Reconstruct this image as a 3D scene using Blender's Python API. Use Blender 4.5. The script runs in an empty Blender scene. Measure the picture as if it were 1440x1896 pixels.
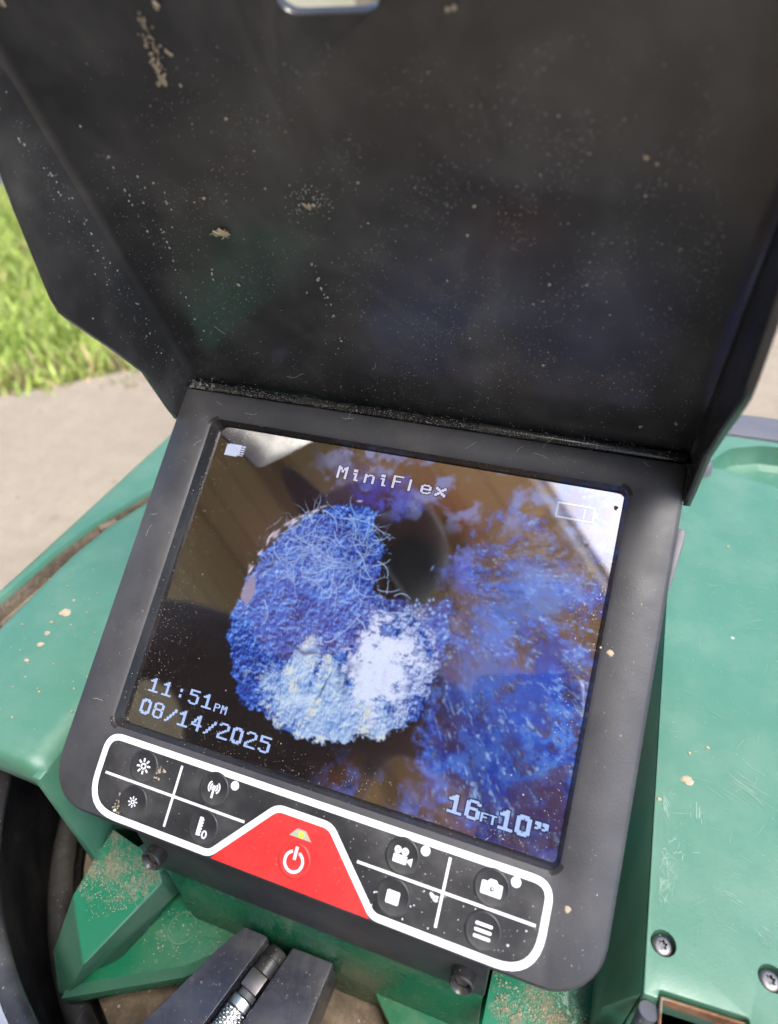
import bpy, bmesh, math, random
import numpy as np
from mathutils import Matrix, Vector

# ------------------------------------------------------------------ camera, sky, sun, exposure
scene = bpy.context.scene
R_ = math.radians
TILT = R_(36)                                   # the screen leans back 36 degrees from the horizontal
MON = Matrix(((1, 0, 0, 0), (0, math.cos(TILT), -math.sin(TILT), 0), (0, math.sin(TILT), math.cos(TILT), .38), (0, 0, 0, 1)))
CAM = Vector((0.071195, -0.144171, 0.555248))
RIGHT = Vector((0.939758, 0.339177, -0.042593)); UP = Vector((-0.184451, 0.608028, 0.772192)); BACK = Vector((0.287808, -0.717817, 0.633961))
FPX = 1240.0

cd = bpy.data.cameras.new('camera'); cam = bpy.data.objects.new('camera', cd); scene.collection.objects.link(cam)
cam.matrix_world = Matrix(((RIGHT.x, UP.x, BACK.x, CAM.x), (RIGHT.y, UP.y, BACK.y, CAM.y), (RIGHT.z, UP.z, BACK.z, CAM.z), (0, 0, 0, 1)))
cd.sensor_fit = 'VERTICAL'; cd.sensor_height = 24; cd.lens = FPX/1896*24
cd.clip_start = .004; cd.clip_end = 400
cd.dof.use_dof = True; cd.dof.focus_distance = .245; cd.dof.aperture_fstop = 5.6
scene.camera = cam

SUN_DIR = Vector((.32, -.21, .92)).normalized()  # towards the veiled sun
world = bpy.data.worlds.new('World'); scene.world = world; world.use_nodes = True
wn = world.node_tree; wn.nodes.clear()
sky = wn.nodes.new('ShaderNodeTexSky'); sky.sky_type = 'NISHITA'; sky.sun_disc = False
sky.sun_elevation = math.asin(SUN_DIR.z); sky.sun_rotation = math.atan2(SUN_DIR.x, SUN_DIR.y)
sky.air_density = 1.0; sky.dust_density = 2.0; sky.ozone_density = 1.0
bg = wn.nodes.new('ShaderNodeBackground'); bg.inputs['Strength'].default_value = .15
wo = wn.nodes.new('ShaderNodeOutputWorld')
wn.links.new(sky.outputs[0], bg.inputs[0]); wn.links.new(bg.outputs[0], wo.inputs[0])
sd_ = bpy.data.lights.new('sun', 'SUN'); sd_.energy = 1.5; sd_.angle = R_(25); sd_.color = (1, .95, .87)
sun = bpy.data.objects.new('sun', sd_); scene.collection.objects.link(sun)
sun.rotation_euler = SUN_DIR.to_track_quat('Z', 'Y').to_euler(); sun.location = (1, -1.5, 6)
vs = scene.view_settings
vs.view_transform = 'Standard'; vs.look = 'None'; vs.gamma = 1; vs.exposure = EXPO = 1.65
scene.cycles.max_bounces = 5; scene.cycles.glossy_bounces = 4; scene.cycles.transmission_bounces = 2; scene.cycles.adaptive_threshold = .04; scene.cycles.use_denoising = True

# ------------------------------------------------------------------ helpers
col_ = scene.collection.objects
def ray(u, v): return RIGHT*((u-720)/FPX)+UP*(-(v-948)/FPX)-BACK
def atZ(u, v, z):                               # photo pixel -> world point at height z
    d = ray(u, v); return CAM+d*((z-CAM.z)/d.z)
def atY(u, v, y):
    d = ray(u, v); return CAM+d*((y-CAM.y)/d.y)
MI = MON.inverted()
CM = MI @ CAM
def onface(u, v, z=0.0):                        # photo pixel -> monitor-face coordinates (metres)
    d = MI.to_3x3() @ ray(u, v); s = (z-CM.z)/d.z
    return CM+d*s

def tag(o, label=None, cat=None, group=None, kind=None):
    if label: o['label'] = label
    if cat: o['category'] = cat
    if group: o['group'] = group
    if kind: o['kind'] = kind
    return o
def empty(name, loc=(0, 0, 0), parent=None, matrix=None):
    o = bpy.data.objects.new(name, None); col_.link(o); o.empty_display_size = .02
    if matrix is not None: o.matrix_world = matrix
    else: o.location = loc
    if parent: o.parent = parent
    return o
def obj(name, me, mat=None, parent=None, smooth=None):
    if isinstance(me, bmesh.types.BMesh):
        b = me; me = bpy.data.meshes.new(name); bmesh.ops.recalc_face_normals(b, faces=b.faces); b.to_mesh(me); b.free()
    if mat is not None: me.materials.append(mat)
    if smooth:
        for p in me.polygons: p.use_smooth = True
        if smooth is not True: me.set_sharp_from_angle(angle=R_(smooth))
    o = bpy.data.objects.new(name, me); col_.link(o)
    if parent: o.parent = parent
    return o
def pymesh(name, v, f, mat=None, parent=None, smooth=None, recalc=True):
    me = bpy.data.meshes.new(name); me.from_pydata([tuple(p) for p in v], [], f)
    if recalc:
        b = bmesh.new(); b.from_mesh(me); bmesh.ops.recalc_face_normals(b, faces=b.faces); b.to_mesh(me); b.free()
    me.update()
    return obj(name, me, mat, parent, smooth)
def bake(o):                                    # apply modifiers into plain mesh data
    dg = bpy.context.evaluated_depsgraph_get(); me = bpy.data.meshes.new_from_object(o.evaluated_get(dg))
    o.modifiers.clear(); o.data = me
    return o
def bevel(o, w=.001, n=2, ang=40):
    m = o.modifiers.new('b', 'BEVEL'); m.width = w; m.segments = n; m.limit_method = 'ANGLE'; m.angle_limit = R_(ang); m.harden_normals = False
    bake(o)
    for p in o.data.polygons: p.use_smooth = True
    o.data.set_sharp_from_angle(angle=R_(35))
    return o

def arc(cx, cy, r, a0, a1, n):
    return [(cx+r*math.cos(R_(a0+(a1-a0)*i/n)), cy+r*math.sin(R_(a0+(a1-a0)*i/n))) for i in range(n+1)]
def rrect(x0, y0, x1, y1, r, n=6, rb=None):     # rounded rectangle, ccw from the lower left; rb = radius at the bottom
    rb = r if rb is None else rb
    return arc(x0+rb, y0+rb, rb, 180, 270, n)+arc(x1-rb, y0+rb, rb, 270, 360, n)+arc(x1-r, y1-r, r, 0, 90, n)+arc(x0+r, y1-r, r, 90, 180, n)
def rpoly(pts, n=5):                            # polygon with a radius for each corner: (x, y, r)
    out = []
    m = len(pts)
    for i in range(m):
        p0, p1, p2 = Vector(pts[i-1][:2]), Vector(pts[i][:2]), Vector(pts[(i+1) % m][:2]); r = pts[i][2]
        a, b = (p0-p1).normalized(), (p2-p1).normalized()
        if r <= 0: out.append(tuple(p1)); continue
        ang = a.angle(b); d = min(r/math.tan(ang/2), .49*(p0-p1).length, .49*(p2-p1).length)
        s, e = p1+a*d, p1+b*d
        for k in range(n+1):
            t = k/n; out.append(tuple(s*(1-t)**2+p1*2*t*(1-t)+e*t*t))
    return out
def prism(bm, poly, z0, z1, f=None):            # extruded polygon with caps; f maps (x, y, z)
    f = f or (lambda x, y, z: (x, y, z))
    lo = [bm.verts.new(f(x, y, z0)) for x, y in poly]; hi = [bm.verts.new(f(x, y, z1)) for x, y in poly]
    n = len(poly)
    bm.faces.new(hi); bm.faces.new(lo[::-1])
    for i in range(n): bm.faces.new((lo[i], lo[(i+1) % n], hi[(i+1) % n], hi[i]))
def ribbon(bm, path, w, z0, z1, closed=False):  # flat stroke with a little thickness
    n = len(path); P = [Vector(p) for p in path]; L, Rr = [], []
    for i in range(n):
        a = P[i]-P[i-1] if (closed or i) else P[1]-P[0]
        b = P[(i+1) % n]-P[i] if (closed or i < n-1) else P[-1]-P[-2]
        t = (a.normalized()+b.normalized()).normalized(); nn = Vector((-t.y, t.x)); k = max(.5, abs(nn.dot(Vector((-a.y, a.x)).normalized())))
        L.append(P[i]+nn*w/2/k); Rr.append(P[i]-nn*w/2/k)
    lt = [bm.verts.new((p.x, p.y, z1)) for p in L]; rt = [bm.verts.new((p.x, p.y, z1)) for p in Rr]
    lb = [bm.verts.new((p.x, p.y, z0)) for p in L]; rb = [bm.verts.new((p.x, p.y, z0)) for p in Rr]
    for i in range(n if closed else n-1):
        j = (i+1) % n
        bm.faces.new((lt[i], lt[j], rt[j], rt[i])); bm.faces.new((lb[i], lb[j], lt[j], lt[i])); bm.faces.new((rt[i], rt[j], rb[j], rb[i]))
    if not closed:
        bm.faces.new((lt[0], rt[0], rb[0], lb[0])); bm.faces.new((lt[-1], lb[-1], rb[-1], rt[-1]))
def lathe(bm, prof, n=24, M=None, a0=0, a1=360):  # prof: (r, z) list
    M = M or Matrix.Identity(4); full = abs(a1-a0) >= 360; cols = []
    for k in range(n if full else n+1):
        a = R_(a0+(a1-a0)*k/n); cols.append([bm.verts.new(M @ Vector((r*math.cos(a), r*math.sin(a), z))) for r, z in prof])
    for k in range(n):
        A, B = cols[k], cols[(k+1) % len(cols)]
        for i in range(len(prof)-1):
            q = [A[i], B[i], B[i+1], A[i+1]]
            if prof[i][0] == 0: q = [A[i], B[i+1], A[i+1]]
            elif prof[i+1][0] == 0: q = [A[i], B[i], A[i+1]]
            bm.faces.new(q)
    bmesh.ops.remove_doubles(bm, verts=bm.verts, dist=1e-7)
def tube(bm, pts, r, n=8, cap=True):
    pts = [Vector(p) for p in pts]; rings = []; rr = r if isinstance(r, (list, tuple)) else [r]*len(pts)
    up = Vector((0, 0, 1))
    for i, p in enumerate(pts):
        t = (pts[min(i+1, len(pts)-1)]-pts[max(i-1, 0)]).normalized()
        s = t.cross(up)
        if s.length < 1e-3: s = t.cross(Vector((0, 1, 0)))
        s.normalize(); q = s.cross(t).normalized()
        rings.append([bm.verts.new(p+(s*math.cos(2*math.pi*k/n)+q*math.sin(2*math.pi*k/n))*rr[i]) for k in range(n)])
    for a, b in zip(rings, rings[1:]):
        for k in range(n): bm.faces.new((a[k], a[(k+1) % n], b[(k+1) % n], b[k]))
    if cap: bm.faces.new(rings[0][::-1]); bm.faces.new(rings[-1])
def box(bm, x0, x1, y0, y1, z0, z1, f=None): prism(bm, [(x0, y0), (x1, y0), (x1, y1), (x0, y1)], z0, z1, f)

# ------------------------------------------------------------------ materials
class NT:
    def __init__(s, name):
        s.m = bpy.data.materials.new(name); s.m.use_nodes = True; s.t = s.m.node_tree; s.t.nodes.clear()
        s.out = s.n('ShaderNodeOutputMaterial'); s.p = s.n('ShaderNodeBsdfPrincipled'); s.l(s.p.outputs[0], s.out.inputs[0])
        tc = s.n('ShaderNodeTexCoord'); s.co = tc.outputs['Object']
    def n(s, t, **k):
        x = s.t.nodes.new(t)
        for a, b in k.items(): setattr(x, a, b)
        return x
    def l(s, a, b): s.t.links.new(a, b)
    def set(s, node, key, v):
        i = node.inputs[key]
        if hasattr(v, 'is_output'): s.l(v, i)
        else: i.default_value = v if not (isinstance(v, tuple) and len(v) == 3 and i.type == 'RGBA') else (*v, 1)
    def noise(s, scale, detail=4, rough=.6, vec=None, dist=0.0):
        x = s.n('ShaderNodeTexNoise'); x.inputs['Scale'].default_value = scale; x.inputs['Detail'].default_value = detail
        x.inputs['Roughness'].default_value = rough; x.inputs['Distortion'].default_value = dist
        s.l(vec or s.co, x.inputs['Vector']); return x.outputs['Fac']
    def ramp(s, fac, a, b, lo=0.0, hi=1.0):
        x = s.n('ShaderNodeMapRange'); x.interpolation_type = 'SMOOTHSTEP'
        s.l(fac, x.inputs[0]); x.inputs[1].default_value = a; x.inputs[2].default_value = b; x.inputs[3].default_value = lo; x.inputs[4].default_value = hi
        return x.outputs[0]
    def math(s, op, a, b=0.0, c=None):
        x = s.n('ShaderNodeMath', operation=op); s.set(x, 0, a); s.set(x, 1, b)
        if c is not None: s.set(x, 2, c)
        return x.outputs[0]
    def mix(s, f, a, b):
        x = s.n('ShaderNodeMix', data_type='RGBA'); s.set(x, 0, f); s.set(x, 6, a); s.set(x, 7, b); return x.outputs[2]
    def scaled(s, v, rot=(0, 0, 0)):
        x = s.n('ShaderNodeMapping'); x.inputs['Scale'].default_value = v; x.inputs['Rotation'].default_value = rot; s.l(s.co, x.inputs[0]); return x.outputs[0]
    def specks(s, scale, prob, r, vec=None, soft=.3):   # sparse spots: a share prob of the cells carries a spot of up to radius r (cell units)
        v = s.n('ShaderNodeTexVoronoi'); v.inputs['Scale'].default_value = scale; s.l(vec or s.co, v.inputs['Vector'])
        sp = s.n('ShaderNodeSeparateColor'); s.l(v.outputs['Color'], sp.inputs[0])
        size = s.math('MULTIPLY', s.ramp(sp.outputs[0], 1-prob, 1), r)
        on = s.math('GREATER_THAN', sp.outputs[0], 1-prob)
        d = s.math('SUBTRACT', size, v.outputs['Distance'])
        k = s.n('ShaderNodeMapRange'); s.l(d, k.inputs[0]); k.inputs[1].default_value = 0; k.inputs[2].default_value = r*soft+1e-4
        return s.math('MULTIPLY', s.math('MULTIPLY', k.outputs[0], on), s.ramp(sp.outputs[1], 0, 1, .25, 1))
    def bump(s, h, strength, dist, chain=None):
        b = s.n('ShaderNodeBump'); b.inputs['Strength'].default_value = strength; b.inputs['Distance'].default_value = dist
        s.l(h, b.inputs['Height'])
        if chain is not None: s.l(chain, b.inputs['Normal'])
        return b.outputs[0]
    def fin(s, base=None, rough=None, **k):
        if base is not None: s.set(s.p, 'Base Color', base)
        if rough is not None: s.set(s.p, 'Roughness', rough)
        for a, b in k.items(): s.set(s.p, a.replace('_', ' '), b)
        return s.m
def vmax(t, *a):
    o = a[0]
    for b in a[1:]: o = t.math('MAXIMUM', o, b)
    return o

def plastic(name, base, rough, dust=(.42, .38, .32), specks=(), film=0.0, veil=0.0, wipe=0, filmscale=30, grain=900, gb=.15, ior=1.5, tint=None, streak=0.0):
    t = NT(name)
    b = base
    if tint is not None: b = t.mix(t.ramp(t.noise(9, 4), .25, .8), base, tint)
    f = t.ramp(t.noise(filmscale, 4, .68), .34, .84, veil, veil+film)
    if streak:
        f = vmax(t, f, t.ramp(t.noise(1, 3, .6, t.scaled((420, 14, 60), (0, 0, .5))), .62, .8, 0, streak), t.ramp(t.noise(1, 3, .6, t.scaled((18, 520, 60), (0, 0, .35))), .64, .8, 0, streak))
    if wipe: f = t.math('MULTIPLY', f, t.ramp(t.noise(wipe, 3, .5, dist=1.8), .40, .58, .55, 1))
    m = f
    for sp in specks: m = vmax(t, m, t.specks(*sp))
    g = t.noise(grain, 1, .6)
    colr = t.mix(m, b, dust)
    rg = t.math('ADD', t.ramp(t.noise(45, 3, .7), .3, .75, rough-.06, rough+.10), t.math('MULTIPLY', m, .4))
    nm = t.bump(g, gb, .00012)
    return t.fin(colr, rg, IOR=ior, Normal=nm)

M = {}
M['recess'] = plastic('shaded_recess_plastic', (.013, .013, .014), .24, specks=((1500, .12, .34),), film=.06)  # bezel plastic darkened to put the shade of the recess into its colour
M['bezel'] = plastic('bezel_black_plastic', (.031, .031, .036), .50, specks=(), film=.10, filmscale=24, grain=1400, gb=.35)
M['hood'] = plastic('hood_black_plastic', (.022, .022, .023), .17, dust=(.50, .48, .45), specks=(), film=.15, filmscale=13, wipe=22, grain=1500, gb=.25)
M['keypad'] = plastic('keypad_black_film', (.013, .013, .015), .45, dust=(.55, .52, .5), specks=(), film=.10, filmscale=40, grain=2500, gb=.3)
M['rubber'] = plastic('black_rubber', (.018, .018, .020), .36, specks=((600, .08, .3), (1500, .14, .35)), film=.16, filmscale=30, streak=.35)
M['flange'] = plastic('blue_grey_plastic', (.30, .315, .37), .45, specks=((600, .08, .3),), film=.15, streak=.3)
M['holder'] = plastic('holder_black_plastic', (.028, .031, .046), .26, dust=(.30, .27, .22), specks=((420, .10, .28), (1100, .2, .36)), film=.30, filmscale=38, streak=.25)
M['white'] = plastic('white_print', (.74, .75, .80), .42, dust=(.30, .27, .23), specks=((1400, .05, .25),), film=.12, filmscale=60, grain=2500, gb=.2)
M['red'] = plastic('red_print', (.62, .022, .022), .42, dust=(.75, .45, .36), specks=((520, .05, .18), (1300, .07, .26)), film=.05, filmscale=60, grain=2500, gb=.2)
M['redbtn'] = M['red']
G1, G2 = (.009, .126, .064), (.015, .142, .077)
M['green'] = plastic('green_plastic', G1, .40, dust=(.36, .40, .35), specks=((190, .03, .17),), film=.11, veil=.11, filmscale=44, grain=1300, gb=.3, tint=G2, ior=1.62)
M['greenwell'] = plastic('green_glossy_plastic', (.006, .13, .055), .22, dust=(.36, .33, .24), specks=((500, .07, .25), (1400, .16, .34)), film=.20, filmscale=40, grain=1300, gb=.15, tint=G1)
def dirty_green():
    t = NT('green_plastic_with_sand')
    sx = t.n('ShaderNodeSeparateXYZ'); t.l(t.co, sx.inputs[0])
    d = t.ramp(t.math('ADD', t.math('ADD', t.noise(55, 6, .75), t.math('MULTIPLY', t.noise(500, 3, .7), .45)), t.ramp(sx.outputs[1], -.097, -.072, -.28, .02)), .70, .92, 0, .85)
    c = t.mix(t.noise(900, 3), (.16, .125, .08), (.34, .275, .195))
    nm = t.bump(t.math('MULTIPLY', d, t.noise(800, 3)), .9, .0012)
    return t.fin(t.mix(d, t.mix(t.noise(12, 5), G1, (.02, .20, .11)), c), t.ramp(d, 0, 1, .33, .9), Normal=nm)
M['greendirt'] = dirty_green()
def mud():
    t = NT('dried_mud'); c = t.mix(t.noise(700, 4), (.26, .20, .13), (.50, .41, .30))
    return t.fin(c, .9, Normal=t.bump(t.noise(1500, 4), .6, .0004))
M['mud'] = mud()
def drop():
    t = NT('dried_droplet'); return t.fin(t.mix(t.noise(1800, 3), (.25, .24, .22), (.62, .60, .56)), .7)
M['drop'] = drop()
def brownplate():
    t = NT('muddy_base_plate'); n = t.noise(60, 9, .75)
    c = t.mix(t.ramp(n, .35, .7), (.10, .075, .05), (.26, .20, .14)); c = t.mix(t.specks(420, .2, .35), c, (.42, .36, .28))
    return t.fin(c, .9, Normal=t.bump(t.noise(500, 6, .7), .8, .0015))
M['brown'] = brownplate()
def metal(name, c, r, bumpn=None):
    t = NT(name); k = t.noise(60, 6, .7)
    return t.fin(t.mix(t.ramp(k, .5, .8, 0, .6), c, tuple(x*.45 for x in c)), t.ramp(k, .3, .8, r, r+.22), Metallic=1.0)
M['steel'] = metal('satin_steel', (.72, .71, .69), .26)
M['darksteel'] = metal('dark_steel_screw', (.22, .21, .21), .38)
def rust():
    t = NT('rusty_steel'); n = t.noise(130, 8, .75)
    c = t.mix(t.ramp(n, .35, .65), (.12, .045, .015), (.28, .14, .07)); c = t.mix(t.ramp(t.noise(70, 5), .58, .7), c, (.20, .18, .15))
    return t.fin(c, .8, Normal=t.bump(n, .7, .001))
M['rust'] = rust()
def greyplastic():
    return plastic('grey_plastic', (.085, .085, .10), .5, specks=((600, .05, .3),), film=.12)
M['grey'] = greyplastic()
def plain(name, c, r=.6, **k):
    t = NT(name); n = t.noise(180, 5, .65)
    return t.fin(t.mix(t.ramp(n, .3, .7), tuple(x*.82 for x in c), c), r, **k)
M['dark'] = plain('cutout_shade_black', (.006, .006, .006), .9)
def concrete():
    t = NT('concrete'); co = t.co
    a = t.ramp(t.noise(2.2, 8, .62), .3, .7); b = t.ramp(t.noise(34, 7, .7), .35, .7)
    c = t.mix(a, (.258, .208, .152), (.33, .275, .208)); c = t.mix(t.math('MULTIPLY', b, .5), c, (.22, .18, .135))
    c = t.mix(t.math('MULTIPLY', t.ramp(t.noise(9, 6, .7, dist=1.5), .62, .74), .35), c, (.24, .21, .18))
    c = t.mix(t.specks(38, .16, .36), c, (.13, .10, .075)); c = t.mix(t.specks(90, .12, .34), c, (.17, .14, .10)); c = t.mix(t.math('MULTIPLY', t.ramp(t.noise(110, 3, .7), .50, .68), .4), c, (.20, .165, .12))
    return t.fin(c, .88, Normal=t.bump(t.noise(260, 6, .7), .5, .003))
M['concrete'] = concrete()
def soil():
    t = NT('soil'); return t.fin(t.mix(t.ramp(t.noise(14, 8, .7), .35, .7), (.07, .075, .025), (.19, .165, .08)), .95, Normal=t.bump(t.noise(90, 6), .8, .02))
M['soil'] = soil()
def grassm():
    t = NT('grass_blades'); a = t.n('ShaderNodeAttribute'); a.attribute_name = 'Col'
    t.l(a.outputs['Color'], t.p.inputs['Base Color']); t.p.inputs['Roughness'].default_value = .5
    tr = t.n('ShaderNodeBsdfTranslucent'); t.l(a.outputs['Color'], tr.inputs[0]); mx = t.n('ShaderNodeMixShader'); mx.inputs[0].default_value = .4
    t.l(t.p.outputs[0], mx.inputs[1]); t.l(tr.outputs[0], mx.inputs[2]); t.l(mx.outputs[0], t.out.inputs[0]); return t.m
M['grass'] = grassm()
GAIN = 2.0**(-EXPO)
SPECIOR = 3.2
def screenm():
    t = NT('display_glass'); a = t.n('ShaderNodeAttribute'); a.attribute_name = 'Col'
    near = t.n('ShaderNodeSeparateXYZ'); t.l(t.co, near.inputs[0])
    # dust gathers in the lower corners of the recess
    edge = vmax(t, t.ramp(near.outputs[0], -.045, -.082), t.math('MULTIPLY', t.ramp(near.outputs[0], .055, .082), .8))
    edge = t.math('MULTIPLY', vmax(t, edge, t.ramp(near.outputs[1], -.040, -.061)), 1.0)
    sp = vmax(t, t.specks(2300, .30, .42), t.specks(1300, .08, .30))
    dust = vmax(t, t.math('MULTIPLY', sp, t.ramp(edge, 0, 1, .14, .95)), t.math('MULTIPLY', t.specks(420, .05, .15), .8))
    haze = t.math('MULTIPLY', t.ramp(t.noise(26, 4, .7), .4, .75), .012)
    d = t.math('MAXIMUM', dust, haze)
    em = t.mix(d, a.outputs['Color'], (0, 0, 0)); t.l(em, t.p.inputs['Emission Color']); t.p.inputs['Emission Strength'].default_value = GAIN
    return t.fin(t.mix(d, (.004, .004, .004), (.34, .31, .27)), t.math('ADD', t.math('MULTIPLY', dust, .5), .03), IOR=SPECIOR)
M['screen'] = screenm()
def glow(name, c, s=1.0):
    t = NT(name); t.p.inputs['Emission Color'].default_value = (*c, 1); t.p.inputs['Emission Strength'].default_value = GAIN*s
    return t.fin((.01, .01, .01), .05, IOR=SPECIOR)
M['osd'] = glow('display_text_blue', (.42, .56, .95)); M['osdw'] = glow('display_text_white', (.60, .60, .80)); M['osdk'] = glow('display_text_outline', (.004, .006, .03))
M['osdg'] = glow('display_icon_grey', (.40, .47, .58)); M['osdb'] = glow('display_icon_light', (.55, .62, .85))
# ---------------------------------------------------------------- the picture shown on the display
GW, GH = 600, 450
def paint_display(to_disp):
    """RGB (linear) array GH x GW of the pipe picture; to_disp maps photo pixels to display millimetres."""
    rg = np.random.RandomState(7)
    yy, xx = np.mgrid[0:GH, 0:GW].astype(float)
    K = GW/160.0
    def g(u, v):
        x, y = to_disp(u, v)
        return (x+80)*K, (60-y)*K
    def vnoise(cell, seed, ax=1.0, ang=0.0):
        r = np.random.RandomState(seed)
        c, s = math.cos(ang), math.sin(ang)
        X = (c*xx+s*yy)/cell/ax; Y = (-s*xx+c*yy)/cell
        X = X-X.min(); Y = Y-Y.min()
        n = int(max(X.max(), Y.max()))+3
        t = r.rand(n, n)
        i, j = X.astype(int), Y.astype(int)
        fx, fy = X-i, Y-j
        fx, fy = fx*fx*(3-2*fx), fy*fy*(3-2*fy)
        return (t[j, i]*(1-fx)+t[j, i+1]*fx)*(1-fy)+(t[j+1, i]*(1-fx)+t[j+1, i+1]*fx)*fy
    def polar(u, v, ka, kr, seed):           # noise stretched along rays leaving a centre
        x, y = g(u, v); r = np.random.RandomState(seed); X = (np.arctan2(yy-y, xx-x)+math.pi)*ka; Y = np.log(np.hypot(xx-x, yy-y)+6)*kr
        n = int(max(X.max(), Y.max()))+3; t = r.rand(n, n); i, j = X.astype(int), Y.astype(int); fx, fy = X-i, Y-j
        fx, fy = fx*fx*(3-2*fx), fy*fy*(3-2*fy)
        return (t[j, i]*(1-fx)+t[j, i+1]*fx)*(1-fy)+(t[j+1, i]*(1-fx)+t[j+1, i+1]*fx)*fy
    def fbm(cell, seed, octs=4, ax=1.0, ang=0.0):
        a, o, w = 1.0, 0, 0
        for k in range(octs):
            o = o+a*vnoise(cell/2**k, seed+31*k, ax, ang); w += a; a *= .55
        return o/w
    def worley(cell, seed, warp=.9, ax=1.0, ang=0.):
        r = np.random.RandomState(seed)
        c, s = math.cos(ang), math.sin(ang)
        X = (c*xx+s*yy)/cell/ax+warp*(vnoise(cell*1.1, seed+1)-.5)*2+warp*(vnoise(cell*.5, seed+3)-.5)
        Y = (-s*xx+c*yy)/cell+warp*(vnoise(cell*1.1, seed+2)-.5)*2+warp*(vnoise(cell*.5, seed+4)-.5)
        X = X-X.min(); Y = Y-Y.min()
        i, j = X.astype(int), Y.astype(int)
        n = int(max(X.max(), Y.max()))+5
        px_, py_, hv = r.rand(n, n), r.rand(n, n), r.rand(n, n)
        d1 = np.full(X.shape, 9.); d2 = d1.copy(); idv = d1*0
        for a in (-1, 0, 1):
            for b in (-1, 0, 1):
                ii, jj = i+a+1, j+b+1
                d = np.hypot(i+a+px_[jj, ii]-X, j+b+py_[jj, ii]-Y)
                cl = d < d1
                d2 = np.where(cl, d1, np.minimum(d2, d)); idv = np.where(cl, hv[jj, ii], idv); d1 = np.where(cl, d, d1)
        return d1, d2, idv
    def col(r, g_, b):
        c = np.array([r, g_, b])/255.
        return np.where(c <= .04045, c/12.92, ((c+.055)/1.055)**2.4)
    def sm(a, b, x):
        t = np.clip((x-a)/(b-a), 0, 1); return t*t*(3-2*t)
    def lay(c, m):
        nonlocal img
        img = img*(1-m[..., None])+np.asarray(c)*m[..., None]
    def inside(poly, soft):
        """soft mask of a polygon given in photo pixels"""
        P = np.array([g(*p) for p in poly]); n = len(P)
        ins = np.zeros(xx.shape, bool); dm = np.full(xx.shape, 1e9)
        for k in range(n):
            (x0, y0), (x1, y1) = P[k], P[(k+1) % n]
            cond = ((y0 > yy) != (y1 > yy)) & (xx < (x1-x0)*(yy-y0)/((y1-y0) or 1e-9)+x0)
            ins ^= cond
            t = np.clip(((xx-x0)*(x1-x0)+(yy-y0)*(y1-y0))/((x1-x0)**2+(y1-y0)**2+1e-9), 0, 1)
            dm = np.minimum(dm, np.hypot(xx-x0-t*(x1-x0), yy-y0-t*(y1-y0)))
        sd = np.where(ins, dm, -dm)
        return sd
    img = np.zeros((GH, GW, 3))
    n1, n2, n3 = fbm(70, 1), fbm(26, 2), fbm(9, 3)
    # base: near-black brown, warmer towards the right
    rx, _ = g(760, 1100)
    right = sm(-60, 160, xx-rx+60*(n1-.5))
    img[:] = col(26, 17, 18)
    lay(col(74, 52, 50), right*.85)
    top = sm(150, 20, yy)*sm(GW*.28, GW*.5, xx)
    lay(col(112, 84, 62), top*.8)
    # pipe throat, and the brown arch of the mirrored head painted above it
    hx, hy = g(760, 1045)
    dh = np.hypot((xx-hx)/1.0, (yy-hy)/1.15)
    tx, ty = g(800, 960)
    lay(col(112, 58, 38), np.exp(-(((xx-tx)/66)**2+((yy-ty)/46)**2))*.95)
    mx, my = g(700, 930)
    lay(col(62, 40, 64), np.exp(-(((xx-mx)/85)**2+((yy-my)/34)**2))*.85)
    sx, sy = g(500, 985)
    lay(col(64, 38, 42), np.exp(-(((xx-sx)/45)**2+((yy-sy)/36)**2))*.7)
    lay(col(24, 11, 9), sm(1.15, .75, np.hypot((xx-g(768, 1015)[0])/78, (yy-g(768, 1015)[1])/66)+.25*(n2-.5))*.9)
    lay(col(3, 2, 3), sm(1.1, .55, np.hypot((xx-g(762, 1060)[0])/62, (yy-g(762, 1060)[1])/62)+.2*(n2-.5)))
    # blue growth on the right wall: streaked patches fanning out of the throat
    cx, cy = g(770, 1080)
    ang = np.arctan2(yy-cy, xx-cx); rad = np.hypot(xx-cx, yy-cy)
    f1 = fbm(44, 11, 5); f2 = fbm(15, 12, 4); f3 = fbm(5, 13, 3)
    pol = vnoise(9, 15)*.0
    st = np.sin(ang*23+f1*9)*.5+.5
    zone = sm(6, 44, xx-g(812, 1100)[0]+34*(f2-.5)+10*(f3-.5))*sm(-1.0, -.5, ang+.5*(f2-.5))*sm(2.25, 1.35, ang)
    zone = zone*sm(.95, 1.25, np.hypot((xx-g(765, 1020)[0])/72, (yy-g(765, 1020)[1])/72)+.3*(f2-.5))
    patch = sm(.43, .57, f1*.4+f2*.3+f3*.2+st*.10)
    pn1 = polar(760, 1060, 26, 9, 91); pn2 = polar(760, 1060, 60, 22, 92); pn3 = polar(760, 1060, 110, 60, 93)
    deep = col(36, 68, 186); mid = col(72, 122, 224); pale = col(126, 166, 240)
    lay(col(108, 82, 68), zone*sm(.30, .65, f2)*.85)
    lay(deep, zone*patch*.95)
    lay(mid, zone*sm(.47, .64, f1*.42+f2*.36+f3*.22)*.8)
    gr = fbm(2.6, 71, 2); lay(pale, zone*sm(.50, .74, f1*.2+f2*.3+f3*.25+gr*.25)*.75); lay(col(40, 48, 112), zone*sm(.52, .72, f3*.4+gr*.6)*.35)
    lay(col(92, 66, 56), zone*sm(.50, .70, fbm(24, 17, 5))*.75)
    lay(col(146, 122, 96), sm(0, 1, (xx-g(900, 950)[0])/120.)*sm(170, 60, yy)*sm(.42, .62, fbm(30, 19, 5))*.7)  # tan of the mirrored eave painted into the upper right of the picture
    lay(col(28, 40, 130), zone*np.exp(-((ang-.95)/.22)**2)*sm(40, 90, rad)*.6)
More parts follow.
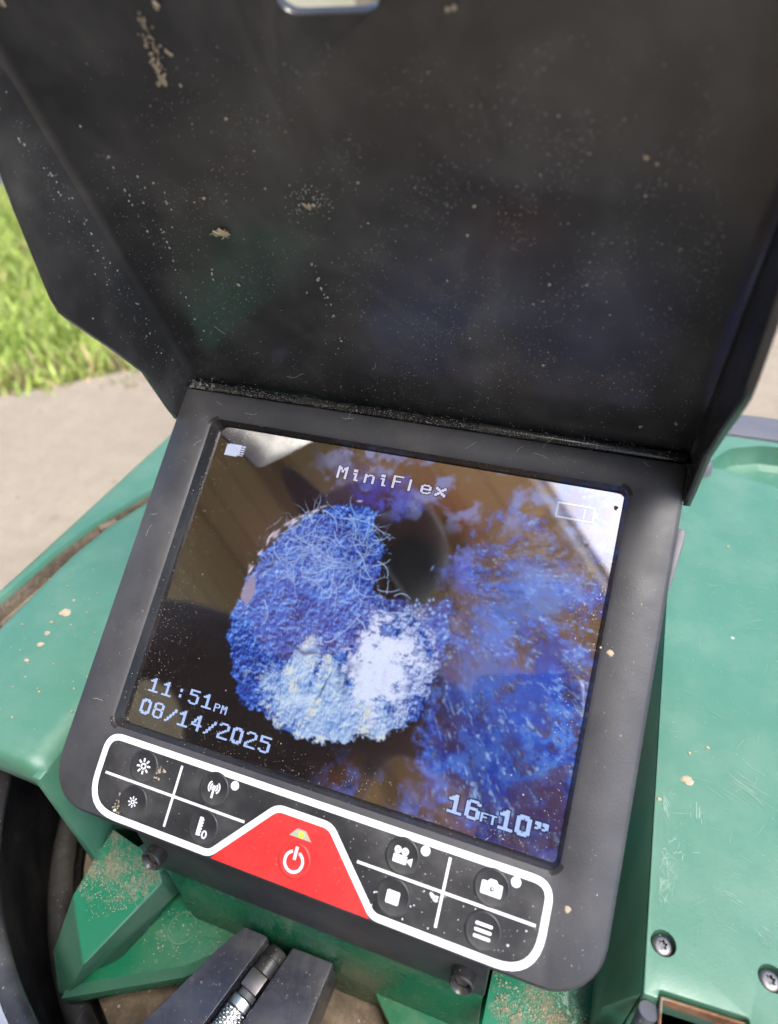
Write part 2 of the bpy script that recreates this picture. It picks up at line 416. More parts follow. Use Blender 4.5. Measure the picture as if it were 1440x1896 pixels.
    lower = sm(0, 70, yy-g(760, 1400)[1])*sm(-40, 40, xx-g(620, 1400)[0])
    lay(col(96, 70, 48), lower*sm(.40, .68, fbm(34, 21, 5))*.7)
    lay(col(78, 42, 38), lower*sm(.45, .66, fbm(22, 23, 5))*.6)
    lay(col(86, 104, 186), lower*sm(.52, .74, fbm(18, 24, 5))*.6)
    topz = sm(105, 60, yy)*sm(g(560, 850)[0], g(660, 850)[0], xx)
    lay(col(128, 140, 200), topz*sm(.50, .74, fbm(26, 27, 5))*.7)
    for (u, v, r_, c_) in ((690, 905, 30, (70, 60, 170)), (745, 925, 26, (84, 88, 190)), (650, 880, 22, (52, 44, 120)), (850, 1060, 26, (58, 92, 214)), (862, 1030, 18, (110, 130, 226)), (1000, 1090, 46, (92, 134, 216)), (930, 1150, 38, (80, 122, 214)), (1010, 1250, 40, (44, 76, 190)), (900, 1250, 40, (74, 110, 200)), (960, 1310, 44, (60, 92, 196)), (810, 1130, 20, (30, 40, 130))):
        x, y = g(u, v)
        d = np.hypot(xx-x, yy-y)/r_*1.0+1.9*(f2-.5)+1.1*(f3-.5)
        lay(col(*c_), sm(1.25, .25, d)*.62)
    rz = zone*sm(.30, .62, f1*.5+f2*.5)
    lay(col(30, 44, 120), rz*sm(.55, .75, pn1*.5+pn2*.5)*.55)
    lay(col(150, 184, 244), rz*sm(.56, .80, pn2*.4+pn3*.35+fbm(3, 95, 2)*.25)*.8)
    lay(col(58, 40, 48), zone*sm(.58, .74, pn1*.35+f2*.35+pn3*.3)*.6)
    # bright flecks on the right wall
    for k in range(80):
        u, v = rg.uniform(800, 1100), rg.uniform(1000, 1560)
        x, y = g(u, v)
        a = math.atan2(y-cy, x-cx)+rg.normal(0, .15)
        dx, dy = xx-x, yy-y
        L, Wd = rg.uniform(1.2, 4.2), rg.uniform(.7, 1.7)
        m = np.exp(-((dx*math.cos(a)+dy*math.sin(a))/L)**2-((-dx*math.sin(a)+dy*math.cos(a))/Wd)**2)
        lay(col(150, 178, 236), m*rg.uniform(.2, .7))
    # ---- the root mass: crescent of fine roots and tissue
    mass = [(700, 950), (676, 938), (640, 934), (600, 946), (560, 962), (520, 992), (488, 1022), (462, 1066), (446, 1106), (430, 1132), (422, 1180), (432, 1236), (444, 1296), (466, 1312), (492, 1320), (512, 1346), (548, 1362), (592, 1370), (636, 1376), (660, 1364), (700, 1368), (744, 1350), (784, 1316), (796, 1270), (812, 1246), (826, 1196), (838, 1130), (828, 1108), (800, 1128), (768, 1118), (738, 1108), (706, 1104), (690, 1096), (704, 1050), (712, 1010), (690, 985)]
    sd = inside(mass, 0)+16*(n3-.5)+9*(fbm(4, 33, 2)-.5)
    mm = sm(-2.6, 2.2, sd)
    lay(col(10, 8, 22), sm(-9, 1, sd)*.55)
    w1, w2, wid = worley(6.5, 41, 1.0, 1.5, .6); v1, v2, vid = worley(13, 42, 1.1, 1.6, -.5); q1, q2, qid = worley(3.6, 43, 1.1, 1.4, 1.1)
    warp = fbm(14, 45, 3)
    hgt = .9*(1-w1)+.8*(1-v1)+.45*(1-q1)+1.2*fbm(5, 46, 3)+1.5*n2
    emb = hgt-np.roll(np.roll(hgt, 1, 0), 1, 1)*.6-np.roll(np.roll(hgt, 3, 0), 2, 1)*.4
    emb = np.clip(emb/emb.std(), -2.2, 2.6)
    shade = .38+.21*emb+.35*(warp-.5)+.25*(vid-.5)+.14*(qid-.5)+.45*(n1-.5)
    bl = [col(24, 30, 100), col(48, 80, 184), col(86, 134, 224), col(158, 196, 248)]
    t = np.clip(shade, 0, .999)*3
    base = np.zeros_like(img)
    for k in range(3):
        f = np.clip(t-k, 0, 1); s_ = (t >= k) & (t < k+1)
        base = np.where(s_[..., None], bl[k]*(1-f[..., None])+bl[k+1]*f[..., None], base)
    lay(base, mm)
    # violet-brown shadow where mass meets the throat
    x, y = g(768, 1120); lay(col(44, 26, 74), mm*np.exp(-(((xx-x)/40)**2+((yy-y)/16)**2))*.7)
    x, y = g(815, 1150); lay(col(34, 66, 176), mm*np.exp(-(((xx-x)/20)**2+((yy-y)/38)**2))*.5)
    # pale crust at the bottom
    def blob(u, v, ru, rv, rough=.7, soft=.25):
        x, y = g(u, v)
        d = np.hypot((xx-x)/(ru*.79), (yy-y)/(rv*.79))+rough*(fbm(16, 51, 4)-.5)*1.6+.35*(w1-.4)
        return sm(1+soft, 1-soft, d)
    crust = np.clip(blob(620, 1320, 130, 62)*.9+blob(560, 1240, 26, 44)*.9+blob(610, 1270, 34, 44)*.9, 0, 1)*mm
    t2 = np.clip(.55+.22*emb+.8*(warp-.5)+.3*(vid-.5), 0, 1)
    cr = col(96, 142, 214)*(1-t2[..., None])+col(206, 226, 248)*t2[..., None]
    lay(cr, crust*.92)
    lay(col(222, 224, 212), crust*sm(.52, .72, fbm(18, 55, 5)+.06*emb)*.8)
    ring = np.clip(blob(730, 1240, 66, 76, 1.3, .4), 0, 1)*mm
    t3 = np.clip(.58+.30*emb+.3*(qid-.5), 0, 1)
    lay(col(78, 96, 170)*(1-t3[..., None])+col(204, 218, 252)*t3[..., None], ring*.9)
    hot = np.clip((1+.28*emb)*(blob(700, 1246, 44, 56, 1.5, .30)+blob(716, 1196, 34, 22, 1.4, .3)), 0, 1)*mm
    lay(col(212, 222, 255), hot)
    core = np.clip(blob(700, 1250, 36, 46, 1.0, .22)+blob(718, 1200, 26, 16, 1.0, .25), 0, 1)*mm
    lay(col(218, 228, 255), core)
    lay(col(196, 200, 240), hot*sm(.6, .7, fbm(7, 61, 3))*.5)
    x, y = g(640, 1250); lay(col(26, 40, 120), mm*np.exp(-(((xx-x-4*(n3-.5)*8)/8)**2+((yy-y)/22)**2))*.75)
    x, y = g(598, 1275); lay(col(24, 30, 70), mm*np.exp(-(((xx-x-(yy-y)*-.25-6*(n3-.5))/1.6)**2+((yy-y)/22)**2))*.8)
    x, y = g(560, 1205); lay(col(30, 28, 70), mm*np.exp(-(((xx-x)/30)**2+((yy-y-3*np.sin(xx/6))/2.6)**2))*.7)
    x, y = g(460, 1092); lay(col(150, 138, 168), sm(1.1, .8, np.hypot((xx-x)/10, (yy-y)/22)+.5*(n3-.5))*.9)
    # fine roots: light strands drawn as short random walks
    acc = np.zeros((GH, GW))
    shd = np.zeros((GH, GW))
    def stamp(A, x, y, r, a):
        x0, x1, y0, y1 = int(x-4), int(x+5), int(y-4), int(y+5)
        if x0 < 0 or y0 < 0 or x1 >= GW or y1 >= GH: return
        s = np.exp(-((xx[y0:y1, x0:x1]-x)**2+(yy[y0:y1, x0:x1]-y)**2)/(r*r))*a
        A[y0:y1, x0:x1] = np.maximum(A[y0:y1, x0:x1], s)
    def strand(u, v, a, n, r, alpha, curl):
        x, y = g(u, v); k = rg.normal(0, curl)
        for i in range(n):
            stamp(shd, x+1.3, y+1.6, r*1.2, alpha*.8)
            stamp(acc, x, y, r*(1-.4*i/n), alpha)
            x += math.cos(a)*.8; y += math.sin(a)*.8
            k = k*.95+rg.normal(0, curl*.3); a += k
    for k in range(420):     # short curls all over the mass
        u, v = rg.uniform(440, 720), rg.uniform(960, 1240)
        strand(u, v, rg.uniform(0, 6.3), rg.randint(6, 16), rg.uniform(.55, .85), rg.uniform(.3, .75), .10)
    for k in range(110):      # longer ones near the crown
        u, v = rg.uniform(520, 690), rg.uniform(950, 1080)
        strand(u, v, rg.choice([-.7, .9, 2.3, -2.4])+rg.normal(0, .4), rg.randint(25, 70), rg.uniform(.6, .9), rg.uniform(.55, .95), .035)
    for (u, v, a, n) in ((562, 1060, -.62, 70), (560, 1068, -.5, 60), (618, 1040, 1.75, 70), (600, 1098, -1.0, 50), (660, 1020, .1, 60), (640, 960, -.5, 45), (690, 970, .3, 40), (690, 1048, -.7, 34), (700, 1092, -.2, 40), (730, 1104, -1.3, 32), (716, 1098, -2.0, 24), (700, 1130, -.2, 46), (700, 1040, -.2, 40), (490, 1112, .7, 46), (690, 1000, -.4, 34), (660, 1146, -.15, 90), (600, 1188, -.35, 80), (560, 960, -.5, 60), (600, 946, -.3, 50)):
        strand(u, v, a+.35, n, .95, .95, .03)
    ok = np.maximum(sm(-6, 0, sd), sm(0, 1, acc)*sm(-40, -10, sd)*sm(g(640, 0)[0], g(680, 0)[0], xx))
    lay(col(22, 30, 92), np.clip(shd, 0, 1)*sm(-2, 3, sd)*.45*(1-hot))
    lay(col(168, 200, 252), np.clip(acc, 0, 1)*ok*(1-hot)*.95)
    # pale flakes hanging off the upper left rim
    for k in range(26):
        a = rg.uniform(3.35, 4.75)
        x, y = g(632, 1150); u = x+math.cos(a)*rg.uniform(168, 182)*.92; v = y+math.sin(a)*rg.uniform(172, 186)*.92
        L, Wd = rg.uniform(2, 7), rg.uniform(.9, 2.1)
        dx, dy = xx-u, yy-v; b = a+math.pi/2+rg.normal(0, .25)
        m = np.exp(-(np.abs((dx*math.cos(b)+dy*math.sin(b))/L)**3)-(np.abs((-dx*math.sin(b)+dy*math.cos(b))/Wd)**3))
        lay(col(206, 196, 222), m*rg.uniform(.5, 1))
    for k in range(60):      # flakes along the lower right of the throat
        u, v = rg.uniform(700, 830), rg.uniform(1110, 1190)
        x, y = g(u, v); d = (np.abs(xx-x)/rg.uniform(1, 2.4))**3+(np.abs(yy-y)/rg.uniform(1, 2.4))**3
        lay(col(150, 186, 244), np.exp(-d)*rg.uniform(.5, 1))
    # the camera feed is soft: slight blur, then sensor noise
    k_ = np.array([.12, .76, .12])
    for ax_ in (0, 1): img = sum(w_*np.roll(img, o_, ax_) for w_, o_ in zip(k_, (-1, 0, 1)))
    img = img*(1+.16*(rg.rand(GH, GW, 1)-.5))
    return np.clip(img, 0, 1)

# ------------------------------------------------------------------ the setting: ground, concrete, lawn
def slabmesh(name, poly, z0, z1, mat, parent=None):
    b = bmesh.new(); prism(b, poly, z0, z1); return obj(name, b, mat, parent)
tag(slabmesh('ground', [(-150, -150), (150, -150), (150, 150), (-150, 150)], -.3, -.02, M['soil']), kind='structure')
EA, ED = Vector((-.937, .584)), Vector((.748, .664)).normalized()
def edge_at(x): return EA.y+(x-EA.x)*ED.y/ED.x
path_poly = [(-6, -6), (.56, -6), (.56, 4.6), (.12, 4.6), (.06, edge_at(.06)), (-.4, edge_at(-.4)), (-6, edge_at(-6))]
path = tag(slabmesh('concrete_path', path_poly, -.12, 0, M['concrete']), kind='structure')
slabmesh('slab', [(.568, -6), (4, -6), (4, 4.6), (.568, 4.6)], -.12, -.002, M['concrete'], path)

def grass_patch():
    rg = np.random.RandomState(3); V, F, C = [], [], []
    def blades(n, x0, x1, y0, y1, off):
        k = 0
        while k < n:
            x, y = rg.uniform(x0, x1), rg.uniform(y0, y1)
            d = (x-EA.x)*-ED.y+(y-EA.y)*ED.x           # distance beyond the concrete edge
            if d < off+.03*math.sin(x*9+y*7)+.02*math.sin(x*31)+rg.uniform(-.05, .03) or (x > .09 and y < 4.6): continue
            k += 1
            h = rg.uniform(.028, .068)*(0.75+.25*min(1, max(0, d)/.3)); w = rg.uniform(.002, .0045); a = rg.uniform(0, 6.283); lean = rg.uniform(.15, 1.0)
            cx, sx = math.cos(a), math.sin(a); i0 = len(V)
            for j, (t, ww) in enumerate(((0, 1), (.45, .9), (.8, .6))):
                px_, py_ = x+cx*lean*h*t*t, y+sx*lean*h*t*t; z = -.02+h*t*(1-.25*lean*t)
                V.append((px_-sx*w*ww, py_+cx*w*ww, z)); V.append((px_+sx*w*ww, py_-cx*w*ww, z))
            V.append((x+cx*lean*h, y+sx*lean*h, -.02+h*(1-.3*lean)))
            F.extend(((i0, i0+1, i0+3, i0+2), (i0+2, i0+3, i0+5, i0+4), (i0+4, i0+5, i0+6)))
            pn = math.sin(x*5.1+1.3)*math.sin(y*6.3)+.5*math.sin(x*17+y*11)
            dry = rg.rand() < (.36 if d < .12 else .10)+.08*pn
            if dry: c = np.array((.60, .47, .24))*rg.uniform(.6, 1.2)
            else: c = np.array((.26, .38, .07))*rg.uniform(.45, 1.35)+np.array((.34, .32, .10))*rg.rand()
            C.extend([c]*7)
    blades(15000, -2.0, -.5, .4, 1.7, 0.0)
    blades(3000, -.6, .1, .7, 1.6, 0.0)
    blades(9000, -3.4, .1, 1.2, 3.6, 0.0)
    blades(2500, -5, 2.6, 3.2, 6, 0.0)
    o = pymesh('lawn_grass', V, F, M['grass'], recalc=False)
    at = o.data.color_attributes.new('Col', 'FLOAT_COLOR', 'POINT')
    at.data.foreach_set('color', np.c_[np.array(C), np.ones(len(C))].astype(np.float32).ravel())
    return tag(o, 'bright green lawn with dry straw along the concrete edge', 'grass', kind='stuff')
grass_patch()

def stone():
    rg = random.Random(5); b = bmesh.new(); bmesh.ops.create_icosphere(b, subdivisions=4, radius=1)
    from mathutils import noise as mn
    for v in b.verts:
        k = 1+.16*mn.noise(v.co*1.7)+.05*mn.noise(v.co*5); c = v.co*k
        v.co = Vector((max(-.82, min(.82, c.x))*.34, max(-.8, min(.8, c.y))*.15, max(-.6, min(.62, c.z))*.17))
    o = obj('edging_stone', b, plain('slate_grey_stone', (.20, .21, .25), .8), smooth=True)
    o.location = (-2.35, 1.83, .06); o.rotation_euler = (0, 0, .75)
    tag(o, 'blue-grey edging stone lying in the lawn', 'stone')
    b = bmesh.new(); rg2 = random.Random(9)
    for k in range(260):
        a, r = rg2.uniform(0, 6.28), rg2.uniform(0, .26); x, y = r*math.cos(a), r*math.sin(a)*.7
        tube(b, [(x, y, 0), (x+rg2.uniform(-.05, .05), y+rg2.uniform(-.05, .05), rg2.uniform(.12, .24)), (x+rg2.uniform(-.14, .14), y+rg2.uniform(-.12, .12), rg2.uniform(.2, .42))], [.003, .0025, .001], 3)
    o = obj('dry_shrub', b, plain('dry_straw', (.36, .27, .15), .8)); o.location = (-2.75, 2.3, -.02)
    tag(o, 'dead straw-brown tuft of stems behind the edging stone', 'shrub')
stone()

def board_fence():
    e = empty('board_fence', (-4.6, 5.4, -.02)); tag(e, 'weathered grey-brown board fence at the back of the lawn', 'fence')
    fm = plain('weathered_fence_wood', (.30, .235, .17), .85); b = bmesh.new(); box(b, 0, .138, 0, .02, 0, 1.75); me0 = None
    for k in range(66):
        if me0 is None: o = obj('board', b, fm, e); bevel(o, .004, 1); me0 = o.data
        else:
            o = bpy.data.objects.new('board', me0); col_.link(o); o.parent = e
        o.location = (2.62+k*.146-2.62, random.Random(k).uniform(-.004, .004), random.Random(k+99).uniform(-.015, .015))
    for z in (.35, 1.45):
        b = bmesh.new(); box(b, 0, 9.65, .028, .068, z, z+.09); obj('rail', b, fm, e)
    for k in range(5):
        b = bmesh.new(); box(b, k*2.38, k*2.38+.09, .075, .165, 0, 1.7); obj('post', b, fm, e)
    e.location = (-2.20, 5.4, -.02)
    # pale house beyond, seen through the grip slot of the hood
    h = empty('cream_house', (-6.2, 6.2, -.02)); tag(h, 'cream rendered house beyond the lawn with a grey roof', 'house')
    cm = plain('cream_render', (.74, .66, .48), .85)
    b = bmesh.new(); box(b, -4, 3.9, 0, 5, 0, 2.9); obj('wall', b, cm, h)
    b = bmesh.new(); prism(b, [(-.5, 2.92), (5.5, 2.92), (2.5, 4.7)], -4.4, 4.3, lambda x, y, z: (z, x, y)); obj('roof', b, plain('grey_roof_shingle', (.16, .15, .15), .9), h)
    w = empty('window', (1.2, -.02, 1.0), h)
    b = bmesh.new(); box(b, 0, 1.3, -.03, .012, 0, 1.2); obj('frame', b, plain('white_window_frame', (.75, .75, .74), .5), w)
    b = bmesh.new(); box(b, .07, 1.23, -.038, -.034, .07, 1.13); obj('pane', b, plain('window_glass', (.02, .025, .03), .05), w)
board_fence()

# ------------------------------------------------------------------ green reel case
case = empty('reel_case', (0, 0, 0)); tag(case, 'dusty green plastic cable reel case standing on the concrete', 'reel case')
DZ = .326
def interp(x, pts):
    if x <= pts[0][0]: return pts[0][1]
    for (a, b), (c, d) in zip(pts, pts[1:]):
        if x <= c: return b+(d-b)*(x-a)/(c-a)
    return pts[-1][1]
def left_deck():
    gp = [(-.07, -.180), (-.01, -.1830), (.035, -.1820), (.06, -.1780), (.09, -.1680), (.12, -.155), (.15, -.140), (.245, -.118)]
    ys = [(-.0690, -.0115), (-.0688, -.0075), (-.0682, -.0042), (-.0672, -.0016), (-.0655, 0)]+[(-.062+i*.008, 0) for i in range(39)]
    V, F = [], []
    for y, dz in ys:
        g = interp(y, gp); wg = interp(y, [(-.02, .0060), (.03, .0040), (.09, .0024)]); cr = lambda x: .0035*max(0, 1-((x+.138)/.036)**2)
        row = [(-.1045, 0), (-.115, cr(-.115)), (-.125, cr(-.125)), (-.138, cr(-.138)), (-.150, cr(-.150)), (min(-.152, g+wg+.006), cr(min(-.152, g+wg+.006))*.6), (g+wg+.0012, 0), (g+wg, -.0014), (g+wg-.0006, -.0085), (g-wg+.0006, -.0085), (g-wg, -.001), (g-wg-.0014, .0014), (g-wg-.004, .0018),
               ((g-wg-.004-.1925)/2, .0014), (-.1925, .0004), (-.1962, -.0014), (-.1990, -.0044), (-.2005, -.0085), (-.2012, -.018), (-.2030, -.10), (-.2060, -.29)]
        if g+wg > -.158: row[1:6] = [(-.1045+(g+wg+.004+.1045)*q/6, .0006) for q in range(1, 6)]
        # outside the seam the shell stays put even where the seam swings inward
        V += [(x, y, DZ+z+(dz if z > -.02 else 0)) for x, z in row]
    nc = len(row)
    for j in range(len(ys)-1):
        for i in range(nc-1): F.append((j*nc+i, j*nc+i+1, (j+1)*nc+i+1, (j+1)*nc+i))
    o = pymesh('left_deck', V, F, M['green'], case, smooth=50)
    o.data.materials.append(M['brown'])
    fl = next(i for i in range(nc) if row[i][1] < -.008)
    for k, p_ in enumerate(o.data.polygons):
        if k % (nc-1) in (fl-1, fl, fl+1) and k//(nc-1) > 4: p_.material_index = 1
    m = o.modifiers.new('s', 'SOLIDIFY'); m.thickness = .003; m.offset = -1
    bake(o)
    # packed dirt in the seam
    b = bmesh.new(); rg = random.Random(2)
    for k in range(160):
        y = rg.uniform(-.06, .09); g = interp(y, gp)+rg.uniform(-.003, .003)*(1 if y < .05 else .4)
        s = rg.uniform(.0003, .0010); mt = Matrix.Translation((g, y, DZ-.0080)) @ Matrix.Diagonal((s*rg.uniform(.7, 1.3), s*rg.uniform(1, 3), s*.6, 1))
        bmesh.ops.create_icosphere(b, subdivisions=1, radius=1, matrix=mt)
    tag(obj('seam_dirt', b, M['brown'], o, smooth=True), kind='stuff')
    # latch tab bridging the seam
    p = atZ(198, 968, DZ); b = bmesh.new(); box(b, -.005, .005, -.0022, .0022, -.0075, -.0004)
    o2 = obj('seam_latch', b, M['brown'], case); o2.location = (p.x, p.y, DZ); o2.rotation_euler = (0, 0, 1.05); bevel(o2, .0006, 1)
left_deck()

def right_deck():
    poly = rpoly([(.1095, -.0662, .0006), (.1135, -.0662, .0006), (.1137, -.0637, .001), (.1372, -.0626, .001), (.1385, -.080, .001), (.200, -.080, .01), (.204, .242, .006), (.1095, .242, .0005)], 4)
    b = bmesh.new(); prism(b, poly, DZ-.018, DZ); o = obj('right_deck', b, M['green'], case)
    def cut(fn):
        b = bmesh.new(); fn(b); c = obj('cutter', b); m = o.modifiers.new('c', 'BOOLEAN'); m.object = c; m.operation = 'DIFFERENCE'; m.solver = 'EXACT'
        bpy.context.view_layer.update(); n0 = len(o.data.vertices); bake(o); me = c.data; bpy.data.objects.remove(c); bpy.data.meshes.remove(me)
    bevel(o, .0012, 2, 50)
    def dish(b):
        pl = rpoly([(.1285, .2120, .004), (.1356, .2062, .012), (.1520, .1995, .02), (.1700, .1925, .02), (.1880, .1930, .012), (.1960, .2080, .012), (.1930, .2330, .012), (.1760, .2385, .02), (.1560, .2372, .02), (.1390, .2290, .012)], 5)
        c0 = Vector((.165, .216)); n = len(pl); rings = []
        for k, z in ((1.0, .004), (1.0, -.0008), (.97, -.0070), (.90, -.0115), (.70, -.0135)): rings.append([b.verts.new((c0.x+(x-c0.x)*k, c0.y+(y-c0.y)*k, DZ+z)) for x, y in pl])
        for A, B in zip(rings, rings[1:]):
            for i in range(n): b.faces.new((A[i], A[(i+1) % n], B[(i+1) % n], B[i]))
        b.faces.new(rings[0]); b.faces.new(rings[-1][::-1]); bmesh.ops.recalc_face_normals(b, faces=b.faces)
    cut(dish)
    cut(lambda b: prism(b, rpoly([(.118, .2035, .003), (.142, .2075, .001), (.142, .2155, .001), (.118, .2115, .003)]), DZ-.006, DZ+.004))
    for x, y in ((.1143, -.0513), (.1436, -.0506)):
        cut(lambda b: lathe(b, [(0, -.0030), (.0036, -.0030), (.0038, .004), (0, .004)], 32, Matrix.Translation((x, y, DZ))))
        s = empty('deck_screw', (x, y, DZ-.0030), case); s.scale = (.72, .72, .72)
        star = []
        for k in range(24):
            a = 2*math.pi*k/24; r = .00175+.00042*math.cos(6*a); star.append((r*math.cos(a+.3), r*math.sin(a+.3)))
        b = bmesh.new(); n = 24
        o_ = [[b.verts.new((r*math.cos(2*math.pi*k/n+.3), r*math.sin(2*math.pi*k/n+.3), z)) for k in range(n)] for r, z in ((.0046, 0), (.0046, .0012), (.0038, .0022), (.0026, .0026))]
        o_.append([b.verts.new((px_, py_, .0026)) for px_, py_ in star]); o_.append([b.verts.new((px_*.9, py_*.9, .0006)) for px_, py_ in star])
        for A, B in zip(o_, o_[1:]):
            for k in range(n): b.faces.new((A[k], A[(k+1) % n], B[(k+1) % n], B[k]))
        b.faces.new(o_[-1])
        obj('screw_head', b, M['darksteel'], s, smooth=40)
    o.data.materials.clear(); o.data.materials.append(M['green'])
    for p in o.data.polygons: p.use_smooth = True
    for p in o.data.polygons:
        if p.normal.z > .998: p.use_smooth = False
    o.data.set_sharp_from_angle(angle=R_(24))
    # skirt of the shell below the deck
    b = bmesh.new(); prism(b, [(.2, -.079), (.2035, -.079), (.2085, .241), (.2, .241)], .03, DZ-.0185); obj('side_skirt', b, M['green'], case)
    b = bmesh.new(); prism(b, [(-.205, .2415), (.208, .2415), (.208, .2445), (-.205, .2445)], .03, DZ-.001); obj('rear_panel', b, M['green'], case)
    # grey grip bar along the back edge
    b = bmesh.new(); box(b, -.20, .215, .2455, .2725, DZ-.022, DZ+.0005); bevel(obj('rear_grip_bar', b, M['grey'], case), .003, 2)
    # grey knob in the slot
    b = bmesh.new(); lathe(b, [(0, .0078), (.003, .0074), (.0052, .0060), (.0064, .0035), (.0066, -.006), (0, -.006)], 24)
    k = obj('latch_knob', b, M['grey'], case, smooth=50); k.location = (.1225, .2005, DZ+.0008)
    # rusty steel frame lining the cut-out, and a black plate painting the shade in the gap behind it
    b = bmesh.new()
    ribbon(b, [(.1143, -.078), (.1148, -.0649), (.1366, -.0638), (.1376, -.078)], .0007, DZ-.007, DZ-.0018)
    bevel(obj('rusty_cutout_frame', b, M['rust'], case), .0003, 1)
    b = bmesh.new(); box(b, .112, .14, -.0765, -.0625, DZ-.05, DZ-.045); obj('cutout_shade_plate', b, M['dark'], case)
    b = bmesh.new(); tube(b, [(.1105, -.0745, DZ-.020), (.1118, -.0690, DZ-.003)], .0028, 16); obj('hinge_pin', b, M['grey'], case, smooth=40)
right_deck()

def well():
    W = {}
    def slab(name, f, mat, bv=.0008, ang=40):
        b = bmesh.new(); f(b); o = obj(name, b, M[mat], case)
        return bevel(o, bv, 2, ang) if bv else o
    slab('well_wall', lambda b: prism(b, [(-.0705, .20), (-.0700, .3255), (.12, .3255), (.12, .20)], -.1085, -.1045, lambda x, y, z: (z, x, y)), 'green', .0008)
    slab('well_wall', lambda b: prism(b, [(-.0690, .18), (-.0662, DZ-.0185), (.12, DZ-.0185), (.12, .18)], .1095, .1135, lambda x, y, z: (z, x, y)), 'green', .0008)
    slab('well_chamfer', lambda b: prism(b, [(.1094, .3256), (.1018, .3020), (.1018, .19), (.1094, .19)], -.0661, .118, lambda x, y, z: (x, z, y)), 'green', .0006)
    slab('corner_facet', lambda b: prism(b, [(.0985, -.0855), (.1095, -.0700), (.1125, -.0700), (.1125, -.0855)], .18, .2985), 'green', .0008)
    # pedestal carrying the monitor
    slab('pedestal', lambda b: box(b, -.066, .066, -.068, .02, .205, .2845), 'greenwell', .0010)
    # black steel bracket under the bezel
    slab('mounting_bracket', lambda b: prism(b, [(-.0700, .2815), (-.0700, .3165), (-.0585, .3030), (-.0585, .2855), (-.050, .2855), (-.050, .2815)], -.0665, .0665, lambda x, y, z: (z, x, y)), 'bezel', .0008)
    for x in (-.0590, .0592):
        s = empty('bracket_screw', (x, -.0706, .3005), case); s.rotation_euler = (R_(68), 0, 0)
        b = bmesh.new(); lathe(b, [(.0026, .0030), (.0028, .0042), (.0035, .0051), (.0041, .0046), (.0041, 0), (0, 0)], 20); obj('screw_head', b, M['rubber'], s, smooth=40)
        b = bmesh.new(); prism(b, [(.0025*math.cos(k*math.pi/3), .0025*math.sin(k*math.pi/3)) for k in range(6)], .001, .0028); obj('hex_socket', b, M['darksteel'], s)
    # sandy ledge at the right end of the bracket
    slab('sandy_ledge', lambda b: prism(b, [(.0672, -.0760), (.0985, -.0700), (.1090, -.0600), (.1090, .02), (.0672, .02)], .262, .272), 'greendirt', .0008)
    # tray floor, left and right of the round opening
    slab('tray_floor', lambda b: prism(b, [(-.0995, -.1135), (-.0552, -.0902), (-.0455, -.0818), (-.0300, -.0690), (-.030, -.045), (-.1040, -.045)], .2205, .2250), 'greenwell', .0008)
    def lip(b):
        P = [(-.0995, -.1135), (-.0552, -.0902), (-.0455, -.0818)]
        for q in (0, 1):
            (x0, y0), (x1, y1) = P[q], P[q+1]; n = Vector((-(y1-y0), x1-x0)).normalized()*.0055
            vs_ = [b.verts.new(c) for c in ((x0, y0, .2252), (x1, y1, .2252), (x1, y1, .2285), (x0, y0, .2285), (x0+n.x, y0+n.y, .2252), (x1+n.x, y1+n.y, .2252))]
            for f in ((0, 1, 2, 3), (3, 2, 5, 4), (0, 3, 4), (1, 5, 2), (0, 4, 5, 1)): b.faces.new([vs_[i] for i in f])
    slab('tray_lip', lip, 'green', 0)
    b = bmesh.new(); ribbon(b, arc(-.0, 0, .0063, 0, 348, 40), .0006, 0, .00045); o = obj('moulded_ring', b, M['green'], case); o.location = atZ(338, 1719, .2252)
    fr = [(.000, -.0600), (.0096, -.0625), (.0211, -.0668), (.0316, -.0759), (.0385, -.088), (.041, -.105), (.040, -.118), (.080, -.100), (.107, -.066), (.109, -.05), (0, -.05)]
    slab('tray_floor', lambda b: prism(b, fr, .2200, .2250), 'greenwell', .0008)
    slab('base_plate', lambda b: prism(b, arc(-.0099, .0249, .157, 0, 360, 64)[:-1], .195, .2045), 'brown', .001)
    slab('bottom_pan', lambda b: prism(b, arc(0, .03, .19, 0, 360, 48)[:-1], .001, .03), 'rubber', .002)
    slab('centre_column', lambda b: prism(b, arc(-.03, 0, .06, 0, 360, 32)[:-1], .031, .1945), 'rubber', .001)
    # sand-covered lug in front of the left wall
    q = dict(a=(208, 1535, .2680), b=(173, 1592, .2560), c=(135, 1655, .2580), d=(153, 1790, .2520), e=(302, 1634, .2620), f=(292, 1609, .2665), g=(256, 1569, .2700), h=(98, 1760, .2300), i=(108, 1836, .2240), j=(124, 1845, .2220), k=(322, 1660, .2340), l=(227, 1770, .2255))
    K = list(q); V = [atZ(*q[n]) for n in K]; ix = {n: i for i, n in enumerate(K)}
    ix['a2'] = len(V); V.append(V[ix['a']]+Vector((0, .02, -.04))); ix['b2'] = len(V); V.append(V[ix['b']]+Vector((.0, .012, -.045))); ix['k2'] = len(V); V.append(V[ix['k']]+Vector((.006, .02, -.005)))
    F = [[ix[n] for n in s.split()] for s in ('a b c d e f g', 'c h i j d', 'd j l k e', 'b b2 h c', 'a a2 b2 b', 'e k k2 f', 'a2 g f k2')]
    o = pymesh('sandy_lug', V, F, M['green'], case); o.data.materials.append(M['greendirt'])
    bevel(o, .0009, 2, 15)
    for p in o.data.polygons:
        if p.normal.z > .80: p.material_index = 1
    # loose sand grains on the lug, ledge and tray
    rg = random.Random(4); b = bmesh.new()
    def grain(p, s):
        bmesh.ops.create_icosphere(b, subdivisions=1, radius=s, matrix=Matrix.Translation(p) @ Matrix.Rotation(rg.uniform(0, 3), 4, 'Z') @ Matrix.Diagonal((1, rg.uniform(.6, 1), .6, 1)))
